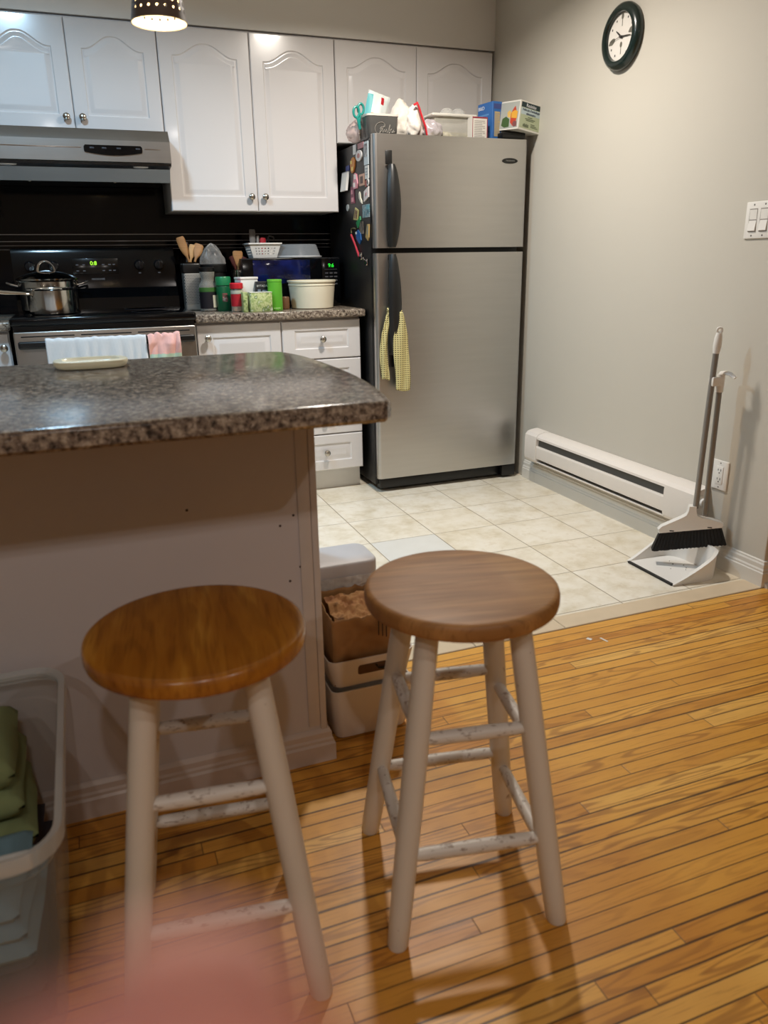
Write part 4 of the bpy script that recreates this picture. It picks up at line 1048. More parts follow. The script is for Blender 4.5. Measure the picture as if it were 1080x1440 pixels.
def wrap_box():
    """food-wrap carton, a corner towards the room, tipped over the fridge's front edge"""
    N = Vector((-.139, -.815, 1.7185)); Rr = Vector((-.006, -.808+.0, 1.690)) ; 
    up = Vector((.115, -.02, 1.0)).normalized()
    ux = Vector((.165, .048, -.035)); ux = (ux-up*ux.dot(up)).normalized()
    uy = up.cross(ux).normalized()                 # away from the camera
    W, D, H = .150, .135, .124
    t = thing('wrap_carton', 'white and green food wrap carton tipped at the refrigerator corner by the wall', 'box', N)
    F = lambda a, b, c: N + ux*a + uy*b + up*c
    mb = MB(); mb.rings([[F(a, b, c) for a, b in ((0, 0), (W, 0), (W, D), (0, D))] for c in (0, H)]); mb.build('carton', M('carton_white_gloss', '#dcdad2', .4), t, smooth=0)
    e = .0006
    def quad(a0, a1, c0, c1): return [F(a0, -e, c0), F(a1, -e, c0), F(a1, -e, c1), F(a0, -e, c1)]
    def quadL(b0, b1, c0, c1): return [F(-e, b0, c0), F(-e, b0, c1), F(-e, b1, c1), F(-e, b1, c0)]
    mb = MB(); mb.face(quad(.007, W-.006, .008, H-.028)); mb.build('green_panel', M('panel_sage', '#b3bd9d', .45), t, normals=False, smooth=0)
    mb = MB(); mb.face(quad(.007, W-.006, H-.028, H-.006)); hd = mb.build('dark_band', M('band_teal_black', '#1c3336', .45), t, normals=False, smooth=0)
    e = .0009
    mb = MB(); mb.face(quad(.008, W-.010, H-.058, H-.030)); mb.build('pale_band', M('band_pale', '#b9cbd0', .45), t, normals=False, smooth=0)
    e = .0012
    INK = M('ink_blue_black', '#22304a', .5); INW = M('ink_white', '#e4e6ea')
    fr = lambda a, c: frame(F(a, -.0013, c), ux, up)
    text_obj('lettering', 'Resinite', .021, INW, fr(W*.48, H-.018), t)
    text_obj('lettering', "Pellicule d'emballage\nalimentaire", .0142, INK, fr(W*.50, H-.045), t)
    mb = MB()
    for c0, a0, a1 in ((.056, .058, .088), (.049, .040, .108), (.043, .046, .100)): mb.face(quad(a0, a1, c0, c0+.0028))
    mb.build('fine_print', M('ink_olive', '#4f5a45', .5), t, normals=False, smooth=0)
    mb = MB()
    for k in range(3): mb.face(quad(.082, .13-.01*k, .018+.006*k, .0205+.006*k))
    for k in range(8): mb.face(quad(.03+.005*k, .033+.005*k, .014, .026+.002*(k % 3)))
    mb.build('print', M('ink_olive', '#4f5a45'), t, normals=False, smooth=0)
    # left face: picture of peppers and leaves
    e = .0006
    mb = MB(); mb.face(quadL(.006, D-.006, .006, H-.006)); mb.build('picture', M('picture_grey', '#a7aaa4', .5), t, normals=False, smooth=0)
    for nm, col, pts in (('pepper_print', '#b8432c', [(.018, .02), (.036, .014), (.055, .03), (.055, .07), (.04, .092), (.03, .1), (.022, .08), (.016, .05)]),
                         ('pepper_print', '#dba23a', [(.012, .045), (.05, .050), (.052, .074), (.03, .082), (.012, .075)]),
                         ('leaf_print', '#3f5a30', [(.06, .012), (.09, .010), (.112, .02), (.108, .05), (.085, .058), (.062, .045)]),
                         ('squash_print', '#d8b060', [(.055, .05), (.075, .055), (.08, .075), (.065, .084), (.052, .072)]),
                         ('cabbage_print', '#7a4a4a', [(.010, .012), (.03, .010), (.04, .025), (.03, .036), (.012, .032)])):
        e = .0010 if col not in ('#dba23a', '#7a4a4a') else .0013
        mb = MB(); mb.face([F(-e, b, c) for b, c in reversed(pts)]); mb.build(nm, M('print_'+col[1:], col, .5), t, normals=False, smooth=0)
wrap_box()

# ------------------------------------------------------------------ island
def island():
    t = thing('kitchen_island', 'painted kitchen island panel with baseboard under the granite counter', 'kitchen island', (-2.3, -2.6, 0))
    mb = MB(); mb.bx(-3.5, -1.762, -2.786, -2.34, 0, .8775); mb.build('panel', PANEL, t, smooth=0)
    mb = MB(); mb.bx(-1.7618, -1.746, -2.789, -2.34, 0, .8775, .003, 2); mb.bx(-1.790, -1.7625, -2.789, -2.7862, .094, .8775, .001); mb.build('corner_trim', M('corner_trim_paint', '#cfc6c0', .45, var=.06, scale=25), t)
    prof = [(0, 0), (.015, 0), (.015, .044), (.011, .049), (.011, .056), (.008, .061), (.008, .074), (.004, .080), (0, .083)]
    mb = MB()
    path = [((-3.5, -2.7865), (0, -1)), ((-1.745, -2.7865), (1, -1)), ((-1.745, -2.34), (1, 0))]
    mb.rings([[Vector((p[0]+o[0]*a, p[1]+o[1]*a, c)) for a, c in prof] for p, o in path]); mb.build('baseboard', M('island_base_paint', '#cdbfb6', .45, var=.05, scale=20), t, smooth=20)
    mb = MB()
    for x, z in ((-1.80, .62), (-1.83, .60), (-1.79, .50), (-1.815, .47), (-2.02, .66), (-1.795, .36)): mb.lathe([(.0035, -.0008), (.0025, .001), (.0005, .0012)], seg=8, mt=Matrix.Translation((x, -2.786, z)) @ Matrix.Rotation(PI/2, 4, 'X'))
    mb.build('scuff_mark', M('scuff_dark', '#4a3c36', .7), t)
    pts = [(-3.5, -2.285), (-1.725, -2.289)]
    arc = [(-1.690, -2.312), (-1.672, -2.37), (-1.661, -2.44), (-1.655, -2.56), (-1.653, -2.70), (-1.659, -2.83), (-1.668, -2.92), (-1.685, -3.04), (-1.703, -3.118)]
    pts += arc + [(-1.716, -3.135), (-3.5, -3.135)]
    mb = MB(); r = .009
    pl = list(reversed(pts))
    # outline must run counter-clockwise for offset_loop to move inward
    area = sum(a[0]*b[1]-b[0]*a[1] for a, b in zip(pl, pl[1:]+pl[:1]))
    if area < 0: pl.reverse()
    ins = lambda d: offset_loop(pl, d)
    rings = []
    for d, z in ((r*.6, .878), (0, .884), (0, .905), (.0015, .910), (.0045, .9128), (.010, .914)): rings.append([Vector((x, y, z)) for x, y in ins(d)])
    mb.rings(rings)
    o = tag(mb.build('island_countertop', GRAN, None, origin=(-2.3, -2.7, .878), smooth=40), 'dark speckled island countertop with curved right end above the stools', 'countertop')
    # translucent lid lying on the island
    c = (-2.162, -2.418, .9145)
    mb = MB()
    def ov(a, b, z, n=40):
        P = []
        for i in range(n):
            q = 2*PI*i/n; cx = math.copysign(abs(math.cos(q))**.55, math.cos(q)); sy = math.copysign(abs(math.sin(q))**.75, math.sin(q))
            P.append(Vector((c[0]+a*cx, c[1]+b*sy, c[2]+z)))
        return P
    mb.rings([ov(.068, .044, .0005), ov(.075, .051, .002), ov(.0795, .0555, .008), ov(.0805, .0565, .013), ov(.0795, .0555, .017), ov(.074, .050, .0185), ov(.062, .038, .018), ov(.057, .033, .012), ov(.05, .028, .010)])
    tag(mb.build('oval_dish', film('lid_yellow', '#f6eed2', .74, .05), None, origin=c), 'yellowish translucent oval plastic dish on the island countertop', 'dish')
island()

# ------------------------------------------------------------------ stools
CHIP = mat_chipped('worn_white_paint', '#d9d2c6', '#7d6654', .32, (55, 55, 30))
CHIP2 = mat_chipped('worn_rung_paint', '#d9d3ca', '#86705f', .56, (60, 60, 170))
def stool(label, loc, rz, wood, name='bar_stool'):
    t = thing(name, label, 'stool', loc, rz, 'round bar stools')
    R_, H = .166, .610
    mb = MB(); mb.lathe([(.002, .578), (.148, .578), (.160, .579), (.1645, .582), (R_, .587), (R_, .600), (.1645, .6055), (.161, .6085), (.155, .6098), (.09, .6100), (.002, .6095)], seg=72)
    mb.build('seat', wood, t, local=True, smooth=50)
    tops = []; feet = []
    for sx, sy in ((-1, -1), (1, -1), (1, 1), (-1, 1)):
        tp = Vector((sx*.076, sy*.076, .5785)); ft = Vector((sx*.146, sy*.146, .0)); tops.append(tp); feet.append(ft)
    at = lambda i, z: tops[i].lerp(feet[i], (.5785-z)/.5785)
    legs = []
    for i in range(4):
        mb = MB(); d = (feet[i]-tops[i])
        pts = [tops[i]+d*u for u in (0, .05, .3, .6, .9, .992, 1)]
        # feet cut flat on the floor
        rs = []
        for p, r in zip(pts, (.0185, .0195, .0205, .0205, .0195, .0185, .017)):
            rs.append([Vector((p.x+r*math.cos(2*PI*k/24), p.y+r*math.sin(2*PI*k/24), p.z)) for k in range(24)])
        mb.rings(rs); legs.append(mb.build('leg', CHIP, t, local=True, smooth=50))
    for (i, j, z) in ((0, 1, .378), (0, 1, .168), (2, 3, .378), (2, 3, .168), (1, 2, .345), (1, 2, .135), (3, 0, .395), (3, 0, .175)):
        a, b = at(i, z), at(j, z); d = (b-a).normalized()
        mb = MB(); a2, b2 = a+d*.014, b-d*.014
        mb.tube([a2, a2.lerp(b2, .08), a2.lerp(b2, .5), a2.lerp(b2, .92), b2], [.0095, .0115, .0125, .0115, .0095], 14); mb.build('rung', CHIP2, t, local=True, smooth=50)
    return t
stool('bar stool with plain matte brown seat, nearer the kitchen tiles and white bins', (-1.623, -3.232, 0), math.radians(-10.7), mat_wood('seat_wood_plain', ['#9a6b3a', '#a87844', '#b3844e', '#684420'], 0, .50, 16, .22, 26, 360))
stool('bar stool with glossy orange-brown seat in front of the island panel', (-2.068, -3.222, 0), math.radians(-7.5), mat_wood('seat_wood_orange', ['#945a1c', '#ab6f25', '#c88f38', '#703f12'], 1, .22, 46, .32, 13, 200))

# ------------------------------------------------------------------ bins beside the island
def bins():
    BW = M('bin_white_plastic', '#dcd4cc', .4, var=.03, scale=8)
    def rr(cx, cy, w, d, z, r):
        P = []
        for sx, sy, a0 in ((1, 1, 0), (-1, 1, PI/2), (-1, -1, PI), (1, -1, 1.5*PI)):
            for i in range(7): a = a0+i/6*PI/2; P.append(Vector((cx+sx*(w/2-r)+r*math.cos(a), cy+sy*(d/2-r)+r*math.sin(a), z)))
        return P
    cx, cy, D = -1.612, -2.668, .150
    def tub(name, label, z0, h, w0, w1, d0, d1):
        t = thing(name, label, 'bin', (cx, cy, z0), 0, 'stacked white plastic bins')
        mb = MB()
        mb.rings([rr(cx, cy, w0-.03, d0-.03, z0, .012), rr(cx, cy, w0-.008, d0-.008, z0+.005, .022), rr(cx, cy, w0, d0, z0+.018, .025), rr(cx, cy, w1, d1, z0+h-.004, .022), rr(cx, cy, w1-.001, d1-.001, z0+h, .021),
                  rr(cx, cy, w1-.007, d1-.007, z0+h, .018), rr(cx, cy, w0-.008, d0-.008, z0+.02, .02), rr(cx, cy, w0-.03, d0-.03, z0+.006, .01)])
        o = mb.build('tub', BW, t, smooth=40); return t, o
    tub('storage_bin', 'white plastic bin on the floor, bottom of the stack by the island', 0, .142, .196, .214, .140, .162)
    t, o = tub('storage_bin', 'white plastic bin holding a paper bag, top of the stack by the island', .1425, .080, .200, .222, .142, .158)
    # handle hole: recess with a dark brown see-through to the bag
    mb = MB(); x0, x1, z0, z1 = -1.650, -1.575, .1775, .2045
    yf = lambda z: cy - (.142+(.158-.142)*(z-.1605)/.06)/2 - .0006
    pts = []
    for sx, sz, a0 in ((x1, z1, 0), (x0, z1, PI/2), (x0, z0, PI), (x1, z0, 1.5*PI)):
        for i in range(5):
            a = a0+i/4*PI/2; r = .007; pts.append((sx-math.copysign(r, sx+1.61)+r*math.cos(a), sz-math.copysign(r, sz-.19)+r*math.sin(a)))
    mb.face([Vector((x, yf(z), z)) for x, z in pts])
    mb.build('handle_hole', M('bag_through_hole', '#5d4330', .8, var=.25, scale=30), t, smooth=0)
    mb = MB(); mb.tube([(-1.603, yf(.2)-.002, .199), (-1.598, yf(.19)-.004, .189), (-1.585, yf(.19)-.004, .187), (-1.574, yf(.2)-.002, .194)], .0028, 8); mb.build('handle_clip', BLACK, t)
    # paper bag
    KR = mat_blotch('kraft_paper', ['#8a6238', '#9c7244', '#a67c4e', '#936a3e'], 9, .8)
    t = thing('paper_bag', 'torn brown paper bag standing in the upper white bin', 'paper bag', (cx, cy, .150))
    mb = MB()
    w, d, H = .186, .122, .175
    n = 64; 
    def per(u):
        s = u*2*(w+d)
        if s < w: return (-w/2+s, -d/2)
        s -= w
        if s < d: return (w/2, -d/2+s)
        s -= d
        if s < w: return (w/2-s, d/2)
        s -= w
        return (-w/2, d/2-s)
    def f(u, v):
        x, y = per(u % 1)
        z = .150+H*v
        back = (y+d/2)/d
        top = 1+.05*mnoise.noise(Vector((x*30, y*30, 2)))+.16*back + (.05*mnoise.noise(Vector((x*70, y*70, 5))))
        z = .150+H*v*(top if v > .5 else 1+(top-1)*v)
        k = .006*mnoise.noise(Vector((x*14, y*14, z*14)))+.004*mnoise.noise(Vector((x*40, y*40, z*30)))
        return Vector((cx+x*(1+.6*k/.05*.2)+k, cy+y+k, z))
    mb.sheet(n+1, 26, f)
    mb.build('bag_body', KR, t, smooth=30, solid=.0012)
    mb = MB()
    def g2(u, v):
        x = -w/2+.01+(w-.02)*u; y = -d/2+.012+(d-.03)*v
        return Vector((cx+x, cy+y, .150+H*.93+.030*v+.010*mnoise.noise(Vector((x*35, y*45, 1)))+.008*mnoise.noise(Vector((x*90, y*90, 4)))))
    mb.sheet(26, 18, g2); mb.build('crumpled_top', mat_blotch('kraft_light', ['#7a4c26', '#936338', '#a67a4a', '#63401f'], 22, .85), t, smooth=20)
    INK = M('bag_ink', '#3a2a1c', .7)
    mb = MB(); yb = cy-d/2-.0092
    for z0, z1, w0 in ((.314, .319, .007), (.300, .309, .010), (.291, .298, .012), (.281, .289, .010), (.272, .279, .012), (.262, .270, .010)):
        mb.bx(cx+.056, cx+.056+w0, yb-.0005, yb, z0, z1); 
    mb.build('lettering', INK, t, smooth=0)
    mb = MB()
    for k in range(3): mb.bx(cx+.018+.010*k, cx+.0208+.010*k, cy-d/2-.0095, cy-d/2-.0088, .272-.004*k, .318-.002*k)
    mb.build('print', INK, t, smooth=0)
    # lidded waste can behind
    x0, x1, y0, y1, zt = -1.722, -1.533, -2.583, -2.445, .408
    t = thing('waste_can', 'slim white waste can with closed grey lid behind the paper bag', 'waste can', ((x0+x1)/2, (y0+y1)/2, 0))
    mx, my = (x0+x1)/2, (y0+y1)/2
    mb = MB(); mb.rings([rr(mx, my, .157, .11, 0, .02), rr(mx, my, .162, .115, .006, .024), rr(mx, my, .184, .130, .355, .026)]); mb.build('body', BW, t, smooth=40)
    mb = MB(); mb.rings([rr(mx, my, .188, .136, .3555, .026), rr(mx, my, .193, .142, .36, .03), rr(mx, my, .193, .142, .398, .03), rr(mx, my, .190, .139, .403, .03), rr(mx, my, .182, .131, .4055, .026), rr(mx, my, .06, .04, .4065, .015)]); mb.build('lid', M('lid_grey_white', '#c4c3c6', .5, var=.03), t, smooth=40)
    # liner overhanging the front under the lid
    mb = MB()
    def lf(u, v):
        x = x0-.004+(x1-x0+.006)*u
        z = .372-(.075+.020*math.sin(u*5)+.014*mnoise.noise(Vector((u*7, 1, 3)))-.05*u*u)*v
        return Vector((x, y0-.006-.007*math.sin(v*PI)+.005*mnoise.noise(Vector((u*9, v*6, 7))), z))
    mb.sheet(40, 16, lf); mb.build('bag_liner', film('liner_film', '#dcd6cf', .55, .6, 60), t, smooth=60)
bins()

# ------------------------------------------------------------------ clear storage tote with folded clothes
def tote():
    X1, X0, YN, YF, H = -2.286, -2.72, -3.372, -2.822, .390
    t = thing('storage_tote', 'clear plastic storage tote of folded fabric beside the island panel', 'storage tote', ((X0+X1)/2, (YN+YF)/2, 0), 0)
    cx, cy = (X0+X1)/2, (YN+YF)/2; W, D = X1-X0, YF-YN
    TF = film('tote_plastic', '#b4b8b6', .30, .08, 6)
    def rr(w, d, z, r):
        P = []
        for sx, sy, a0 in ((1, 1, 0), (-1, 1, PI/2), (-1, -1, PI), (1, -1, 1.5*PI)):
            for i in range(9): a = a0+i/8*PI/2; P.append(Vector((cx+sx*(w/2-r)+r*math.cos(a), cy+sy*(d/2-r)+r*math.sin(a), z)))
        return P
    mb = MB(); mb.rings([rr(W-.11, D-.11, .003, .05), rr(W-.085, D-.085, .010, .06), rr(W-.038, D-.038, .335, .06), rr(W-.030, D-.030, .338, .06), rr(W-.026, D-.026, .384, .06)], True, False)
    mb.build('tub', TF, t, smooth=40)
    RF = film('tote_rim', '#d2d6d4', .50, .06, 6)
    mb = MB(); mb.rings([rr(W-.027, D-.027, .378, .058), rr(W-.024, D-.024, .3865, .058), rr(W-.002, D-.002, .390, .066), rr(W, D, .386, .067), rr(W, D, .366, .067), rr(W-.004, D-.004, .364, .066)], False, False)
    mb.build('rim', RF, t, smooth=40)
    mb = MB(); mb.box((X1-.075, YN+.018, .372), (.07, .012, .030), .006, 2); mb.build('latch', film('latch_plastic', '#dde0de', .6, .05), t)
    # fabric
    def cloth(name, label, cxx, cyy, w, d, z0, h, mat, seed, rz):
        mb = MB(); n = 26
        for layer in range(3):
            zz = z0+h*layer/3
            def f(u, v, top):
                x = w*(u-.5)*(1-.04*layer); y = d*(v-.5)*(1-.03*layer)
                e = max(abs(u-.5), abs(v-.5))*2; k = (1-max(0, e-.8)/.2)**.5
                zc = zz+h/6
                q = (h/6*k+.010*mnoise.noise(Vector((x*9, y*9, seed+layer)))*k)
                return Vector((x+.01*mnoise.noise(Vector((y*8, zz*9, seed))), y, zc+(q if top else -q)))
            mb.sheet(n, n, lambda u, v: f(u, v, True)); mb.sheet(n, n, lambda u, v: f(u, v, False))
        bmesh.ops.remove_doubles(mb.b, verts=mb.b.verts[:], dist=.0008)
        mb.b.transform(Matrix.Translation((cxx, cyy, 0)) @ Matrix.Rotation(rz, 4, 'Z'))
        return tag(mb.build(name, mat, None, origin=(cxx, cyy, z0), smooth=60), label, 'fabric')
    cloth('folded_blanket', 'folded green fabric at the back of the clear tote', -2.515, -2.985, .31, .23, .175, .185, M('green_fabric', '#7e8a5e', .9, var=.1, scale=18, bump=.3, bscale=600), 2.2, .06)
    cloth('folded_shirt', 'folded pale blue fabric in the front of the clear tote', -2.49, -3.21, .29, .20, .16, .10, M('blue_fabric', '#6f8f9c', .9, var=.12, scale=18, bump=.3, bscale=600), 6.1, -.05)
    cloth('dark_garment', 'dark folded fabric at the bottom of the clear tote', -2.50, -3.09, .31, .42, .012, .14, M('dark_fabric', '#332f36', .9, var=.3, scale=12, bump=.3, bscale=600), 9.5, 0)
tote()

# ------------------------------------------------------------------ baseboard heater on the right wall
def heater():
    y0, y1 = -.892, -2.124
    t = thing('baseboard_heater', 'white electric baseboard heater along the right wall', 'heater', (0, -1.5, .13))
    X = lambda d: -d
    # back plate and top hood, as one profile along y between the end caps
    ya, yb = -1.0, -1.955
    def ext(name, poly, mat, a, b, smooth=20):
        mb = MB(); mb.prism(poly, lambda u, v, h: Vector((-u, h, v)), a, b); return mb.build(name, mat, t, smooth=smooth)
    ext('top_hood', [(.001, .290), (.001, .284), (.052, .278), (.066, .263), (.068, .2565), (.072, .258), (.071, .268), (.058, .281), (.04, .287), (.012, .2915)], HEATW, ya, yb)
    ext('front_panel', [(.062, .222), (.070, .224), (.0735, .215), (.0735, .172), (.071, .157), (.064, .155), (.066, .160), (.0685, .172), (.0685, .215)], HEATW, ya, yb)
    ext('back_plate', [(.001, .283), (.001, .134), (.008, .134), (.008, .279)], M('heater_inside', '#8a867f', .5), ya, yb, 0)
    mb = MB()
    for i in range(96): y = ya-.005-(ya-yb-.01)*i/95; mb.bx(-.056, -.020, y-.0007, y+.0007, .165, .226)
    mb.tube([(-.038, ya, .195), (-.038, yb, .195)], .006, 10); mb.build('heating_fins', M('fin_aluminium', '#8a8782', .5, metal=.2), t, smooth=0)
    ext('inner_deflector', [(.052, .273), (.058, .222), (.060, .222), (.0545, .273)], M('deflector_grey', '#55534f', .5), ya, yb, 0)  # plain dark grey plate just behind the open slot
    ext('bottom_lip', [(.008, .140), (.008, .134), (.060, .131), (.066, .135), (.066, .142), (.061, .136)], HEATW, ya, yb)
    mb = MB()
    prof = [(.001, .2915), (.012, .2925), (.04, .288), (.060, .282), (.073, .268), (.0755, .25), (.0755, .165), (.072, .145), (.062, .131), (.001, .131)]
    for a, b in ((y0, ya-.001+.002), (yb-.001, y1)):
        mb = MB(); mb.prism(prof, lambda u, v, h: Vector((-u, h, v)), a, b); mb.build('end_cap', HEATW, t, smooth=25)
    mb = MB(); mt = Matrix.Translation((-.040, y1, .240)) @ Matrix.Rotation(PI/2, 4, 'X')
    mb.lathe([(.0245, 0), (.0245, .004), (.021, .006)], seg=28, mt=mt); mb.lathe([(.0165, .005), (.0160, .018), (.013, .020), (.001, .0205)], seg=24, mt=mt); mb.build('thermostat_knob', PLASW, t)
heater()

# ------------------------------------------------------------------ outlet, switch, clock on the right wall
def wall_plates():
    SC = M('screw_slot', '#6c6660', .4, metal=.3)
    t = thing('wall_outlet', 'white double wall outlet beside the broom pole', 'outlet', (0, -2.164, .352))
    mb = MB(); mb.bx(-.006, -.0002, -2.203, -2.125, .296, .408, .0035, 3); mb.build('cover_plate', PLASW, t)
    mb = MB(); mb.bx(-.0085, -.0055, -2.181, -2.147, .318, .386, .002, 2); fc = mb.build('socket_face', PLASW, t)
    mb = MB()
    for z in (.369, .335):
        for dy, h in ((-.0065, .009), (.0065, .007)): mb.bx(-.0090, -.0083, -2.164+dy-.0012, -2.164+dy+.0012, z-h/2+.003, z+h/2+.003)
        mb.lathe([(.0026, 0), (.0026, .0006)], seg=10, mt=Matrix.Translation((-.0084, -2.164, z-.008)) @ Matrix.Rotation(-PI/2, 4, 'Y'))
    mb.build('slot', DARK, fc, smooth=0)
    mb = MB()
    for z in (.398, .306): mb.lathe([(.003, 0), (.002, .001)], seg=10, mt=Matrix.Translation((-.0060, -2.164, z)) @ Matrix.Rotation(-PI/2, 4, 'Y'))
    mb.build('screw', SC, t)
    t = thing('light_switch', 'white double rocker light switch high on the right wall', 'light switch', (0, -2.196, 1.247))
    mb = MB(); mb.bx(-.006, -.0002, -2.254, -2.138, 1.188, 1.306, .0035, 3); mb.build('cover_plate', PLASW, t)
    for yc in (-2.172, -2.219):
        mb = MB()
        b = mb.b; prof = [(.0058, 1.281), (.0075, 1.280), (.0062, 1.247), (.0115, 1.214), (.0058, 1.213)]
        mb.prism(prof, lambda u, v, h: Vector((-u, h, v)), yc+.0155, yc-.0155); mb.build('rocker', PLASW, t, smooth=0)
        mb = MB(); mb.bx(-.0063, -.0058, yc-.0175, yc+.0175, 1.210, 1.284); mb.build('rocker_gap', M('gap_grey', '#8d877f', .6), t, smooth=0)
    mb = MB()
    for yc in (-2.172, -2.219):
        for z in (1.296, 1.198): mb.lathe([(.0032, 0), (.002, .001)], seg=10, mt=Matrix.Translation((-.0060, yc, z)) @ Matrix.Rotation(-PI/2, 4, 'Y'))
    mb.build('screw', SC, t)
    # clock: local x = towards -y (right as seen), local y up, local z out of the wall
    t = thing('wall_clock', 'round dark green wall clock with white face showing quarter past ten', 'clock', (0, -1.392, 1.972))
    A = Matrix(((0, 0, -1, 0), (-1, 0, 0, -1.392), (0, 1, 0, 1.972), (0, 0, 0, 1)))
    mb = MB(); mb.lathe([(.110, .0005), (.1185, .004), (.1205, .012), (.118, .022), (.108, .031), (.096, .035), (.0885, .034), (.0855, .030), (.0845, .016), (.0845, .0145)], seg=72, mt=A, cap1=False); mb.build('frame', M('clock_green_black', '#11221f', .25, coat=.3), t)
    mb = MB(); mb.lathe([(.0846, .012), (.0846, .0150), (.001, .0150)], seg=64, mt=A); mb.build('dial', M('dial_white', '#e2ddd6', .45, var=.01), t)
    K = M('clock_ink', '#33302d', .5)
    L = lambda x, y, z: A @ Vector((x, y, z))
    def flat(poly, z=.0153): return [L(x, y, z) for x, y in poly]
    mb = MB()
    for h in (1, 2, 4, 5, 7, 8, 10, 11):
        a = PI/2-h*PI/6; x, y = .070*math.cos(a), .070*math.sin(a)
        mb.face(flat([(x+.0035*math.cos(q*PI/5), y+.0045*math.sin(q*PI/5)) for q in range(10)]))
    mb.build('hour_mark', K, t, normals=False, smooth=0)
    G = M('spoon_print', '#6b675c', .5)
    mb = MB()
    for y0, sgn in ((.071, 1), (-.028, 1)):
        mb.face(flat([(.0075*math.cos(q*PI/8), y0+.0105*math.sin(q*PI/8)) for q in range(16)]))
        mb.face(flat([(-.0022, y0-.034), (.0022, y0-.034), (.0016, y0-.008), (-.0016, y0-.008)], .0154))
    mb.build('spoon_mark', G, t, normals=False, smooth=0)
    for x0, a0 in ((.062, .25), (-.060, .35)):
        mb = MB(); P = [(.021*math.cos(q*PI/9), .011*math.sin(q*PI/9)*(1 if math.cos(q*PI/9) > -.5 else .7)) for q in range(18)]
        mb.face(flat([(x0+x*math.cos(a0)-y*math.sin(a0), .004+(.008 if x0 > 0 else -.012)+x*math.sin(a0)+y*math.cos(a0)) for x, y in P]))
        mb.build('leaf_mark', G, t, normals=False, smooth=0)
    def hand(name, ang, ln, w, z):
        mb = MB(); c, s = math.cos(ang), math.sin(ang)
        mb.prism([(-.012, -w/2), (ln*.6, -w/2), (ln, -w*.25), (ln, w*.25), (ln*.6, w/2), (-.012, w/2)], lambda u, v, h: L(u*c-v*s, u*s+v*c, h), z, z+.0012); mb.build(name, K, t, smooth=0)
    hand('hour_hand', PI/2-(10+16/60)*PI/6, .040, .006, .0175); hand('minute_hand', PI/2-16*PI/30, .062, .0045, .0190)
    hand('second_hand', PI/2-44*PI/30, .066, .0014, .0204)
    mb = MB(); mb.lathe([(.005, .016), (.005, .0225), (.002, .0235)], seg=16, mt=A); mb.build('pivot', K, t)
wall_plates()

